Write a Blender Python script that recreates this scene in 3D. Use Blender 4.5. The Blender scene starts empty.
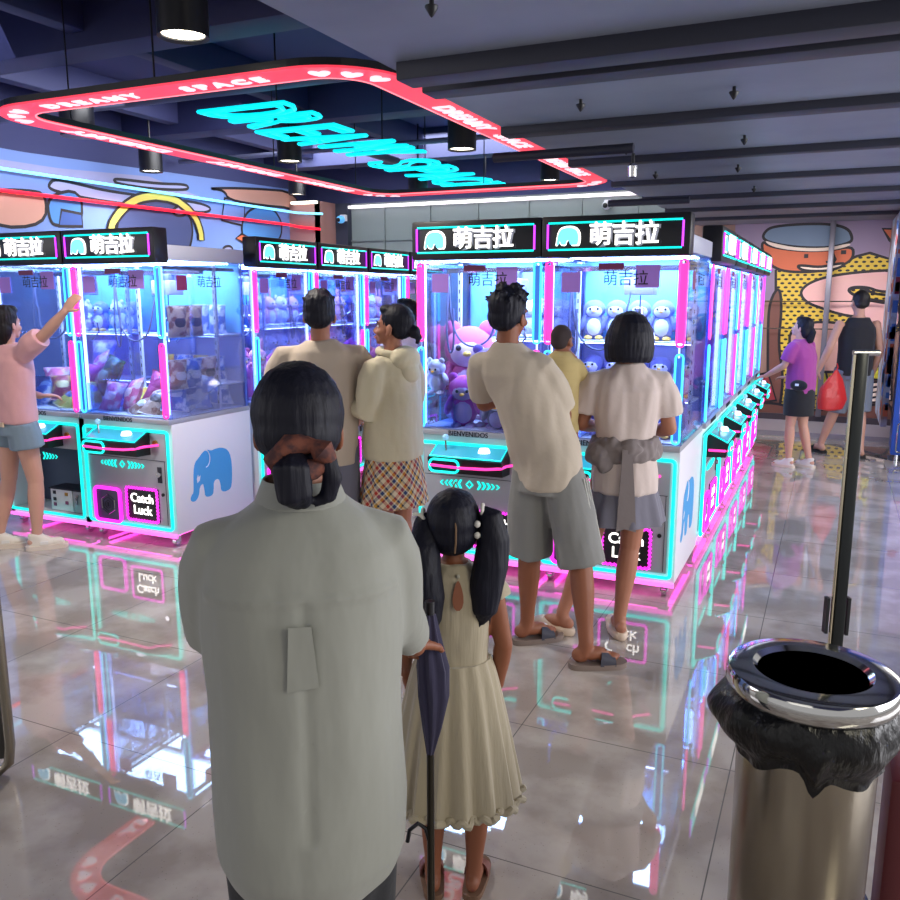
import bpy, bmesh, math, random
from mathutils import Vector, Matrix, Euler, noise
random.seed(7)
scn = bpy.context.scene
C = scn.collection
PI = math.pi
R_ = math.radians

# ------------------------------------------------------------------ camera, world, exposure
cam_d = bpy.data.cameras.new('camera'); cam = bpy.data.objects.new('camera', cam_d); C.objects.link(cam)
cam_d.sensor_width = 36; cam_d.lens = 36 * 836 / 900.0
cam_d.clip_start = 0.05; cam_d.clip_end = 100
cam.location = (0, 0, 1.7)
cam.rotation_euler = (R_(90 - 10.5), 0, R_(24.4))
scn.camera = cam

world = bpy.data.worlds.new('world'); scn.world = world; world.use_nodes = True
bg = world.node_tree.nodes['Background']
bg.inputs[0].default_value = (0.76, 0.75, 0.76, 1); bg.inputs[1].default_value = 0.85

scn.view_settings.view_transform = 'Standard'; scn.view_settings.look = 'None'
scn.view_settings.exposure = 0.0; scn.view_settings.gamma = 1.0
scn.view_settings.use_curve_mapping = False
scn.cycles.max_bounces = 8; scn.cycles.transparent_max_bounces = 24
scn.cycles.glossy_bounces = 4; scn.cycles.diffuse_bounces = 3; scn.cycles.transmission_bounces = 4
scn.cycles.sample_clamp_indirect = 4.0
scn.cycles.caustics_reflective = False; scn.cycles.caustics_refractive = False
scn.cycles.use_denoising = True

def area_light(name, loc, rot, size, power, color, parent=None, sy=None, spread=180):
    l = bpy.data.lights.new(name, 'AREA'); l.energy = power; l.color = color
    l.shape = 'RECTANGLE' if sy else 'DISK'; l.size = size
    if sy: l.size_y = sy
    l.spread = R_(spread)
    o = bpy.data.objects.new(name, l); C.objects.link(o); o.location = loc; o.rotation_euler = rot
    if parent: o.parent = parent
    return o
# unseen fill lights added around the hall to raise its ambient level
area_light('fill_light', (-1.2, -3.2, 3.3), (R_(40), 0, R_(10)), 3.0, 14, (1.0, 0.96, 0.88), sy=1.2)
area_light('fill_light', (4.2, 5.0, 1.6), (0, R_(104), 0), 1.8, 300, (0.95, 0.95, 1.0), sy=7.0)
area_light('fill_light', (-7.4, -0.6, 2.7), (R_(46), 0, R_(-45)), 3.2, 66, (0.98, 0.95, 1.0), sy=1.6)
area_light('fill_light', (2.0, 9.0, 2.5), (0, R_(25), R_(0)), 1.0, 60, (1.0, 0.96, 0.95), sy=3.0)
# more added fill lights, turned to brighten the left and back walls
area_light('wall_fill', (-6.1, 6.8, 3.6), (0, R_(62), 0), 0.5, 95, (0.95, 0.96, 1.0), sy=8.0, spread=110)
area_light('wall_fill', (-4.6, 10.7, 3.7), (R_(58), 0, 0), 5.5, 60, (0.96, 1.0, 0.98), sy=0.4, spread=100)
area_light('wall_fill', (0.2, 10.2, 2.40), (R_(50), 0, 0), 3.2, 40, (1.0, 0.95, 0.93), sy=0.3, spread=110)
area_light('fill_light', (2.6, 0.6, 3.0), (0, R_(50), 0), 1.6, 50, (1.0, 0.93, 0.72), sy=0.9)  # added warm fill from the right, out of view

# ------------------------------------------------------------------ materials
def lin(c):
    def f(x):
        x /= 255.0
        return x / 12.92 if x <= 0.04045 else ((x + 0.055) / 1.055) ** 2.4
    return tuple(f(x) for x in c)
MATS = {}
def mat(name, rgb, rough=0.6, metal=0.0, emis=0.0, ergb=None, spec=0.5, alpha=1.0, bump=None, mottle=None, coat=0.0, sheen=0.0, sss=0.0):
    if name in MATS: return MATS[name]
    m = bpy.data.materials.new(name); m.use_nodes = True
    nt = m.node_tree; b = nt.nodes['Principled BSDF']
    col = lin(rgb) + (1,)
    b.inputs['Base Color'].default_value = col
    b.inputs['Roughness'].default_value = rough; b.inputs['Metallic'].default_value = metal
    b.inputs['Specular IOR Level'].default_value = spec
    b.inputs['Coat Weight'].default_value = coat
    b.inputs['Sheen Weight'].default_value = sheen
    if emis:
        b.inputs['Emission Color'].default_value = lin(ergb or rgb) + (1,); b.inputs['Emission Strength'].default_value = emis
    if bump or mottle:
        tc = nt.nodes.new('ShaderNodeTexCoord'); mp = nt.nodes.new('ShaderNodeMapping')
        nt.links.new(tc.outputs['Object'], mp.inputs[0])
    if bump:   # (scale xyz, strength, distance)
        sc, st, di = bump
        mp.inputs['Scale'].default_value = sc
        nz = nt.nodes.new('ShaderNodeTexNoise'); nz.inputs['Scale'].default_value = 1.0; nz.inputs['Detail'].default_value = 4
        nt.links.new(mp.outputs[0], nz.inputs['Vector'])
        bp = nt.nodes.new('ShaderNodeBump'); bp.inputs['Strength'].default_value = st; bp.inputs['Distance'].default_value = di
        nt.links.new(nz.outputs[0], bp.inputs['Height']); nt.links.new(bp.outputs[0], b.inputs['Normal'])
    if mottle:  # (scale, other rgb, lo, hi)
        s, rgb2, lo, hi = mottle
        n2 = nt.nodes.new('ShaderNodeTexNoise'); n2.inputs['Scale'].default_value = s; n2.inputs['Detail'].default_value = 5
        nt.links.new(tc.outputs['Object'], n2.inputs['Vector'])
        rp = nt.nodes.new('ShaderNodeValToRGB'); rp.color_ramp.elements[0].position = lo; rp.color_ramp.elements[1].position = hi
        rp.color_ramp.elements[0].color = col; rp.color_ramp.elements[1].color = lin(rgb2) + (1,)
        nt.links.new(n2.outputs[0], rp.inputs[0]); nt.links.new(rp.outputs[0], b.inputs['Base Color'])
    MATS[name] = m
    return m
def glass(name, tint=(235, 240, 255), gloss=0.10):
    if name in MATS: return MATS[name]
    m = bpy.data.materials.new(name); m.use_nodes = True; nt = m.node_tree
    for n in list(nt.nodes): nt.nodes.remove(n)
    out = nt.nodes.new('ShaderNodeOutputMaterial'); mx = nt.nodes.new('ShaderNodeMixShader')
    tr = nt.nodes.new('ShaderNodeBsdfTransparent'); gl = nt.nodes.new('ShaderNodeBsdfGlossy')
    tr.inputs[0].default_value = lin(tint) + (1,); gl.inputs['Roughness'].default_value = 0.03
    lw = nt.nodes.new('ShaderNodeLayerWeight'); lw.inputs[0].default_value = 0.25
    ma = nt.nodes.new('ShaderNodeMath'); ma.operation = 'MULTIPLY_ADD'; ma.inputs[1].default_value = 0.5; ma.inputs[2].default_value = gloss * 0.35
    nt.links.new(lw.outputs['Fresnel'], ma.inputs[0]); nt.links.new(ma.outputs[0], mx.inputs[0])
    nt.links.new(tr.outputs[0], mx.inputs[1]); nt.links.new(gl.outputs[0], mx.inputs[2]); nt.links.new(mx.outputs[0], out.inputs[0])
    MATS[name] = m
    return m
def neon(name, rgb, s): return mat(name, rgb, 0.4, emis=s, ergb=rgb)

def floor_material():
    m = bpy.data.materials.new('polished_tile'); m.use_nodes = True; nt = m.node_tree; b = nt.nodes['Principled BSDF']
    tc = nt.nodes.new('ShaderNodeTexCoord')
    br = nt.nodes.new('ShaderNodeTexBrick'); br.offset = 0.0
    mp = nt.nodes.new('ShaderNodeMapping'); mp.inputs['Location'].default_value = (0.22, 0.25, 0)
    nt.links.new(tc.outputs['Object'], mp.inputs[0]); nt.links.new(mp.outputs[0], br.inputs['Vector'])
    br.inputs['Scale'].default_value = 1.0; br.inputs['Brick Width'].default_value = 0.8; br.inputs['Row Height'].default_value = 0.8
    br.inputs['Mortar Size'].default_value = 0.0022; br.inputs['Mortar Smooth'].default_value = 0.1
    n1 = nt.nodes.new('ShaderNodeTexNoise'); n1.inputs['Scale'].default_value = 3.0; n1.inputs['Detail'].default_value = 6
    n2 = nt.nodes.new('ShaderNodeTexVoronoi'); n2.inputs['Scale'].default_value = 55.0
    nt.links.new(tc.outputs['Object'], n1.inputs['Vector']); nt.links.new(tc.outputs['Object'], n2.inputs['Vector'])
    r1 = nt.nodes.new('ShaderNodeValToRGB'); r1.color_ramp.elements[0].position = .42; r1.color_ramp.elements[1].position = .58
    r1.color_ramp.elements[0].color = lin((160, 150, 144)) + (1,); r1.color_ramp.elements[1].color = lin((188, 180, 174)) + (1,)
    nt.links.new(n1.outputs[0], r1.inputs[0])
    r2 = nt.nodes.new('ShaderNodeValToRGB'); r2.color_ramp.elements[0].position = .05; r2.color_ramp.elements[1].position = .13
    r2.color_ramp.elements[0].color = (.62, .62, .60, 1); r2.color_ramp.elements[1].color = (1, 1, 1, 1)
    nt.links.new(n2.outputs['Distance'], r2.inputs[0])
    mx = nt.nodes.new('ShaderNodeMix'); mx.data_type = 'RGBA'; mx.blend_type = 'MULTIPLY'; mx.inputs[0].default_value = 0.9
    nt.links.new(r1.outputs[0], mx.inputs[6]); nt.links.new(r2.outputs[0], mx.inputs[7])
    nt.links.new(mx.outputs[2], br.inputs['Color1']); nt.links.new(mx.outputs[2], br.inputs['Color2'])
    br.inputs['Mortar'].default_value = lin((112, 109, 108)) + (1,)
    nt.links.new(br.outputs['Color'], b.inputs['Base Color'])
    b.inputs['Roughness'].default_value = 0.025; b.inputs['IOR'].default_value = 1.75
    b.inputs['Coat Weight'].default_value = 0.5; b.inputs['Coat Roughness'].default_value = 0.02
    n3 = nt.nodes.new('ShaderNodeTexNoise'); n3.inputs['Scale'].default_value = 2.2; n3.inputs['Detail'].default_value = 1
    nt.links.new(tc.outputs['Object'], n3.inputs['Vector'])
    bp = nt.nodes.new('ShaderNodeBump'); bp.inputs['Strength'].default_value = 0.012; bp.inputs['Distance'].default_value = 0.02
    nt.links.new(n3.outputs[0], bp.inputs['Height']); nt.links.new(bp.outputs[0], b.inputs['Normal']); nt.links.new(bp.outputs[0], b.inputs['Coat Normal'])
    return m

M = {}
def setup_mats():
    M['white'] = mat('white_panel', (232, 230, 240), 0.35)
    M['silver'] = mat('silver_panel', (176, 176, 186), 0.38, 0.35)
    M['chrome'] = mat('chrome', (200, 200, 205), 0.12, 1.0)
    M['steel'] = mat('brushed_steel', (150, 142, 128), 0.24, 1.0, bump=((200, 200, 1.5), 0.10, 0.002))
    M['black'] = mat('black_plastic', (10, 11, 20), 0.4)
    M['darkpanel'] = mat('dark_panel', (34, 32, 50), 0.35)
    M['teal'] = neon('teal_neon', (10, 232, 215), 1.35)
    M['cyan'] = neon('cyan_neon', (70, 215, 255), 1.5)
    M['pink'] = neon('pink_neon', (255, 60, 165), 1.35)
    M['magenta'] = neon('magenta_neon', (250, 50, 225), 1.3)
    M['purple'] = neon('purple_neon', (200, 60, 250), 1.4)
    M['underpink'] = neon('pink_under_light', (255, 70, 205), 4.2)
    M['led'] = neon('led_panel', (195, 230, 255), 26.0)
    M['sidefill'] = neon('side_fill_glow', (185, 205, 255), 4.0)  # glow of the strips added inside the machine cases
    M['ledstrip'] = neon('led_strip_white', (225, 238, 255), 5.0)
    M['lettering'] = neon('white_lettering', (255, 252, 245), 2.0)
    M['logoblue'] = neon('logo_light_blue', (110, 205, 240), 1.3)
    M['outline'] = neon('letter_outline', (120, 122, 135), 0.5)
    M['backblue'] = mat('inner_panel_blue', (118, 192, 246), 0.5)
    M['shelfblue'] = mat('inner_panel_violet', (178, 188, 252), 0.5)
    M['shelf'] = mat('shelf_white', (225, 228, 255), 0.4)
    M['glass'] = glass('clear_glass')
    M['elephant'] = mat('elephant_blue', (70, 160, 225), 0.5)
    M['ink'] = mat('ink', (22, 20, 40), 0.6)
    M['acrylic'] = glass('acrylic_post', (215, 232, 255), 0.25)
    M['sticker'] = mat('purple_sticker', (150, 95, 210), 0.5)
    M['maroon'] = mat('maroon_sticker', (120, 40, 90), 0.5)
    M['gold'] = mat('brass_knob', (190, 140, 60), 0.3, 0.7)
    M['skin'] = mat('skin_tan', (168, 112, 88), 0.55, sss=0.0)
    M['skin2'] = mat('skin_light', (205, 155, 135), 0.55)
    M['skin3'] = mat('skin_brown', (140, 84, 58), 0.55)
    M['hair'] = mat('black_hair', (15, 16, 32), 0.58, spec=0.3, bump=((90, 90, 6), 0.5, 0.006))
    M['eyewhite'] = mat('eye_white', (225, 220, 215), 0.3)
    M['iris'] = mat('iris_dark', (28, 18, 14), 0.3)
    M['lip'] = mat('lip', (165, 80, 75), 0.5)
setup_mats()

# ------------------------------------------------------------------ mesh helpers
class MB:
    def __init__(s): s.v = []; s.f = []; s.m = []; s.mats = []
    def mi(s, m):
        if m not in s.mats: s.mats.append(m)
        return s.mats.index(m)
    def add(s, verts, faces, m=None):
        o = len(s.v); s.v += [tuple(v) for v in verts]; s.f += [tuple(i + o for i in f) for f in faces]
        k = s.mi(m) if m is not None else 0
        s.m += [k] * len(faces); return s
    def box(s, c, d, m=None, bev=0.0, rot=None):
        bm = bmesh.new(); bmesh.ops.create_cube(bm, size=1.0)
        bmesh.ops.scale(bm, vec=d, verts=bm.verts)
        if bev > 0: bmesh.ops.bevel(bm, geom=list(bm.edges), offset=bev, segments=2, affect='EDGES', profile=0.5)
        Mx = Matrix.Translation(c) @ (rot.to_matrix().to_4x4() if rot is not None else Matrix())
        bmesh.ops.transform(bm, matrix=Mx, verts=bm.verts)
        s.frombm(bm, m); return s
    def box2(s, a, b, m=None, bev=0.0):
        return s.box([(a[i] + b[i]) / 2 for i in range(3)], [abs(b[i] - a[i]) for i in range(3)], m, bev)
    def frombm(s, bm, m=None):
        bm.verts.index_update()
        s.add([v.co[:] for v in bm.verts], [[v.index for v in f.verts] for f in bm.faces], m); bm.free()
    def tube(s, path, r, m=None, n=8, closed=False, rad=None, flat=None):
        P = [Vector(p) for p in path]; N = len(P); vs = []; fs = []
        if N < 2: return s
        t0 = (P[1] - P[0]).normalized()
        up = Vector((0, 0, 1)) if abs(t0.z) < 0.9 else Vector((1, 0, 0))
        nx = t0.cross(up).normalized()
        for i in range(N):
            if closed: t = (P[(i + 1) % N] - P[i - 1])
            else: t = P[min(i + 1, N - 1)] - P[max(i - 1, 0)]
            t = t.normalized() if t.length > 1e-9 else t0
            nx = (nx - t * nx.dot(t)); nx = nx.normalized() if nx.length > 1e-6 else t.orthogonal().normalized()
            ny = t.cross(nx); rr = rad[i] if rad else r
            fx, fy = (flat if flat else (1, 1))
            for k in range(n):
                a = 2 * PI * k / n
                vs.append(P[i] + nx * math.cos(a) * rr * fx + ny * math.sin(a) * rr * fy)
        L = N if closed else N - 1
        for i in range(L):
            for k in range(n):
                a = i * n + k; b = i * n + (k + 1) % n; j = (i + 1) % N
                fs.append((a, b, j * n + (k + 1) % n, j * n + k))
        if not closed:
            fs.append(tuple(range(n))[::-1]); fs.append(tuple((N - 1) * n + k for k in range(n)))
        s.add(vs, fs, m); return s
    def lathe(s, prof, c=(0, 0, 0), m=None, n=32, axis=None):
        vs = []; fs = []; K = len(prof)
        A = axis.to_3x3() if axis is not None else Matrix.Identity(3)
        for i in range(n):
            a = 2 * PI * i / n
            for r, z in prof: vs.append(Vector(c) + A @ Vector((r * math.cos(a), r * math.sin(a), z)))
        for i in range(n):
            j = (i + 1) % n
            for k in range(K - 1): fs.append((i * K + k, j * K + k, j * K + k + 1, i * K + k + 1))
        if prof[0][0] > 1e-6: fs.append(tuple(i * K for i in range(n))[::-1])
        if prof[-1][0] > 1e-6: fs.append(tuple(i * K + K - 1 for i in range(n)))
        s.add(vs, fs, m); return s
    def ell(s, c, r, m=None, rot=None, u=16, v=10):
        bm = bmesh.new(); bmesh.ops.create_uvsphere(bm, u_segments=u, v_segments=v, radius=1.0)
        rr = r if hasattr(r, '__len__') else (r, r, r)
        Mx = Matrix.Translation(c) @ (rot.to_matrix().to_4x4() if rot is not None else Matrix()) @ Matrix.Diagonal((*rr, 1))
        bmesh.ops.transform(bm, matrix=Mx, verts=bm.verts); s.frombm(bm, m); return s
    def rings(s, rg, m=None, n=28, fn=None, power=2.0, caps=True):
        # rg: (cx, cy, cz, rx, ry[, yaw, tiltx])
        vs = []; fs = []; K = len(rg)
        for i, q in enumerate(rg):
            cx, cy, cz, rx, ry = q[:5]; yaw = q[5] if len(q) > 5 else 0; tx = q[6] if len(q) > 6 else 0
            for k in range(n):
                a = 2 * PI * k / n; c_, s_ = math.cos(a), math.sin(a)
                e = 2.0 / power
                x = math.copysign(abs(c_) ** e, c_) * rx; y = math.copysign(abs(s_) ** e, s_) * ry
                if fn: f = fn(i / (K - 1), a); x *= f; y *= f
                X = x * math.cos(yaw) - y * math.sin(yaw); Y = x * math.sin(yaw) + y * math.cos(yaw)
                vs.append((cx + X, cy + Y * math.cos(tx), cz + Y * math.sin(tx)))
        for i in range(K - 1):
            for k in range(n):
                fs.append((i * n + k, i * n + (k + 1) % n, (i + 1) * n + (k + 1) % n, (i + 1) * n + k))
        if caps: fs.append(tuple(range(n))[::-1]); fs.append(tuple((K - 1) * n + k for k in range(n)))
        s.add(vs, fs, m); return s
    def poly(s, pts, th, m=None, T=None):
        # extruded flat polygon: pts (x,y) in T's xy plane, thickness along z
        bm = bmesh.new()
        vs = [bm.verts.new((p[0], p[1], 0)) for p in pts]
        try: f = bm.faces.new(vs)
        except Exception: bm.free(); return s
        r = bmesh.ops.extrude_face_region(bm, geom=[f])
        bmesh.ops.translate(bm, vec=(0, 0, th), verts=[g for g in r['geom'] if isinstance(g, bmesh.types.BMVert)])
        bmesh.ops.triangulate(bm, faces=[f for f in bm.faces if len(f.verts) > 4])
        bmesh.ops.recalc_face_normals(bm, faces=bm.faces)
        if T is not None: bmesh.ops.transform(bm, matrix=T, verts=bm.verts)
        s.frombm(bm, m); return s
    def mesh(s, name, smooth=True):
        me = bpy.data.meshes.new(name); me.from_pydata(s.v, [], s.f)
        for m in s.mats: me.materials.append(m)
        if len(s.mats) > 1:
            me.polygons.foreach_set('material_index', s.m)
        if smooth:
            me.polygons.foreach_set('use_smooth', [True] * len(me.polygons))
            try: me.set_sharp_from_angle(angle=R_(38))
            except Exception: pass
        me.update(); return me
    def build(s, name, parent=None, m=None, smooth=True, loc=None):
        me = s.mesh(name, smooth)
        if m is not None: me.materials.clear(); me.materials.append(m)
        o = bpy.data.objects.new(name, me); C.objects.link(o)
        if parent: o.parent = parent
        if loc: o.location = loc
        return o
def tag(o, label=None, cat=None, group=None, kind=None):
    if label and not 4 <= len(label.split()) <= 16: print('LABEL', len(label.split()), label)
    if label: o['label'] = label
    if cat: o['category'] = cat
    if group: o['group'] = group
    if kind: o['kind'] = kind
    return o
def empty(name, loc=(0, 0, 0), rz=0.0, label=None, cat=None, group=None):
    o = bpy.data.objects.new(name, None); C.objects.link(o); o.location = loc; o.rotation_euler = (0, 0, rz)
    o.empty_display_size = 0.1
    return tag(o, label, cat, group)
CH = {}
KC = {}
def kids(o):
    if o.name not in KC: KC[o.name] = [c for c in bpy.data.objects if c.parent == o]
    return KC[o.name]
def copy_tree(o, parent=None, skip=()):
    c = o.copy(); C.objects.link(c); c.parent = parent
    for ch in kids(o):
        if ch.name.split('.')[0] in skip: continue
        copy_tree(ch, c)
    return c
def struct(mb, name, m=None, parent=None, smooth=False):
    o = mb.build(name, parent, m, smooth)
    if not parent: o['kind'] = 'structure'
    return o
TMP = bpy.data.scenes.new('tmp')
def eval_mesh(ob, name):
    TMP.view_layers[0].update(); dg = TMP.view_layers[0].depsgraph
    me = bpy.data.meshes.new_from_object(ob.evaluated_get(dg), depsgraph=dg)
    me.name = name; d = ob.data; bpy.data.objects.remove(ob)
    return me
def blob(mb, name, mt, voxel=0.006, smooth=2, disp=None, parent=None):
    """union of overlapping closed shells -> one continuous skin"""
    me0 = mb.mesh(name + '_src', False); me0.materials.clear()
    ob = bpy.data.objects.new('tmp', me0); TMP.collection.objects.link(ob)
    r = ob.modifiers.new('r', 'REMESH'); r.mode = 'VOXEL'; r.voxel_size = voxel; r.use_smooth_shade = True
    if smooth:
        sm = ob.modifiers.new('s', 'SMOOTH'); sm.iterations = smooth; sm.factor = 0.5
    me = eval_mesh(ob, name)
    if disp:
        n = len(me.vertices); co = [0.0] * (3 * n); no = [0.0] * (3 * n)
        me.vertices.foreach_get('co', co); me.vertices.foreach_get('normal', no)
        for i in range(n):
            c = Vector(co[3 * i:3 * i + 3]); nn = Vector(no[3 * i:3 * i + 3]); c = c + nn * disp(c, nn)
            co[3 * i:3 * i + 3] = c[:]
        me.vertices.foreach_set('co', co); me.update()
    me.polygons.foreach_set('use_smooth', [True] * len(me.polygons))
    me.materials.append(mt)
    o = bpy.data.objects.new(name, me); C.objects.link(o)
    if parent: o.parent = parent
    return o
def text_mesh(body, size, ext=0.004, off=0.0, align='CENTER', outline=False, bevel=0.0, space=1.0, line=1.0):
    cu = bpy.data.curves.new('t', 'FONT'); cu.body = body; cu.size = size; cu.extrude = ext; cu.offset = off
    cu.align_x = align; cu.align_y = 'CENTER'; cu.space_character = space; cu.space_line = line; cu.resolution_u = 3
    if outline: cu.fill_mode = 'NONE'; cu.bevel_depth = bevel; cu.bevel_resolution = 1; cu.extrude = 0
    ob = bpy.data.objects.new('tmp', cu); TMP.collection.objects.link(ob)
    return eval_mesh(ob, 'lettering')
def add_mesh(name, me, mt, parent=None, T=None):
    me = me.copy(); me.materials.clear(); me.materials.append(mt)
    for p in me.polygons: p.material_index = 0
    if T is not None: me.transform(T)
    o = bpy.data.objects.new(name, me); C.objects.link(o)
    if parent: o.parent = parent
    return o
FRONT = Matrix.Rotation(R_(90), 4, 'X')     # xy plane -> xz plane facing -Y
def T3(x, y, z): return Matrix.Translation((x, y, z))
def rrect(cx, cz, w, h, r, n=5):
    out = []
    for (sx, sz, a0) in ((1, 1, 0), (-1, 1, 90), (-1, -1, 180), (1, -1, 270)):
        for i in range(n + 1):
            a = R_(a0 + 90 * i / n)
            out.append((cx + sx * (w / 2 - r) + r * math.cos(a), cz + sz * (h / 2 - r) + r * math.sin(a)))
    return out

# ------------------------------------------------------------------ room
floor = struct(MB().box2((-9, -5, -0.05), (5, 13, 0)), 'floor', floor_material())
NAVY = mat('ceiling_navy', (52, 57, 104), 0.7)
SOFF = mat('soffit_slate', (128, 136, 154), 0.55, mottle=(1.2, (112, 120, 140), .4, .65))
BEAM = mat('beam_dark', (40, 42, 58), 0.55)
WALLG = mat('grey_wall', (128, 138, 140), 0.55)
struct(MB().box2((-9, -5, 3.95), (5, 13, 4.05)), 'ceiling', NAVY)
# low ceiling over the right half, with roof panels between the beams
mb = MB().box2((-1.74, -0.6, 2.62), (0.95, 12.1, 2.70))
for y0 in (3.6, 4.7, 5.95, 7.2, 8.4, 9.6, 10.8):
    mb.box2((-1.75, y0 + .10, 2.612), (0.95, y0 + .95, 2.63))
struct(mb, 'ceiling', SOFF)
mb = MB().box2((0.95, -0.6, 2.45), (1.03, 12.1, 2.9)); struct(mb, 'trim_1', BEAM)
mb = MB().box2((-1.78, -0.6, 2.70), (-1.72, 12.1, 2.86)); struct(mb, 'trim_2', BEAM)
bi = 3
for y0, w, h in ((3.25, .15, .07), (3.52, .14, .06), (4.62, .13, .05), (5.90, .09, .045), (7.14, .08, .04), (8.36, .08, .04), (9.57, .08, .04), (10.77, .08, .04)):
    xl = {3.52: -1.70, 3.25: -1.68}.get(y0, -1.76)
    mb = MB().box2((xl, y0 - w / 2, 2.62 - h), (0.95, y0 + w / 2, 2.66), bev=.006)
    struct(mb, 'trim_%d' % bi, BEAM, smooth=True); bi += 1
# high ceiling beams and sheet panels
for y0 in (2.3, 5.2, 8.2, 11.0):
    struct(MB().box2((-9, y0 - .16, 3.55), (-1.9, y0 + .16, 3.95), bev=.01), 'trim_%d' % bi, mat('beam_navy', (44, 48, 90), .6), smooth=True); bi += 1
for x0 in (-7.2, -5.4, -3.6):
    struct(MB().box2((x0 - .08, -3, 3.66), (x0 + .08, 12.1, 3.95), bev=.01), 'trim_%d' % bi, mat('beam_navy', (44, 48, 90), .6), smooth=True); bi += 1
# walls
mb = MB().box2((-9, 12.03, 0), (-1.9, 12.15, 3.14))
for x in (-7.36, -6.6, -5.8, -5.0, -4.2, -3.4, -2.6): mb.box2((x - .02, 12.0, 0), (x + .02, 12.04, 3.1))
mb.box2((-9, 12.0, 2.55), (-1.9, 12.035, 2.57)); mb.box2((-7.4, 11.99, 2.0), (-1.9, 12.035, 2.03))
wall_back = struct(mb, 'wall_back', WALLG)
wall_mural = struct(MB().box2((-1.9, 12.0, 0), (2.6, 12.15, 2.75)), 'wall_back', mat('mural_base', (150, 118, 108), .6))
struct(MB().box2((-9, 12.0, 3.14), (-1.9, 12.2, 3.95)), 'wall_back', NAVY)
wall_left = struct(MB().box2((-8.12, 1.2, 0), (-8.0, 11.6, 3.2)), 'wall_left', mat('mural_sky', (110, 140, 205), .6))
struct(MB().box2((-8.14, -5, 3.2), (-8.0, 12.1, 3.95)), 'wall_left', NAVY)
mb = MB().box2((-8.1, 11.45, 0), (-7.42, 11.6, 3.14)); mb.box2((-7.52, 11.45, 0), (-7.42, 12.05, 3.14))
pil = struct(mb, 'wall_left', mat('mural_salmon', (176, 128, 122), .6))
struct(MB().box2((-7.42, 11.9, 0), (-7.2, 12.04, 3.14)), 'trim_%d' % bi, mat('frame_dark', (50, 55, 75), .5)); bi += 1
struct(MB().box2((2.5, 8.0, 0), (2.6, 12.1, 2.75)), 'wall_right', WALLG)
struct(MB().box2((-1.9, 11.93, 0), (2.5, 12.02, 0.14)), 'baseboard_back', mat('base_dark', (60, 52, 62), .5))
struct(MB().box2((-1.9, 10.9, 0), (2.5, 11.95, 0.06)), 'trim_%d' % bi, mat('plinth_grey', (150, 146, 160), .4)); bi += 1

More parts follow.
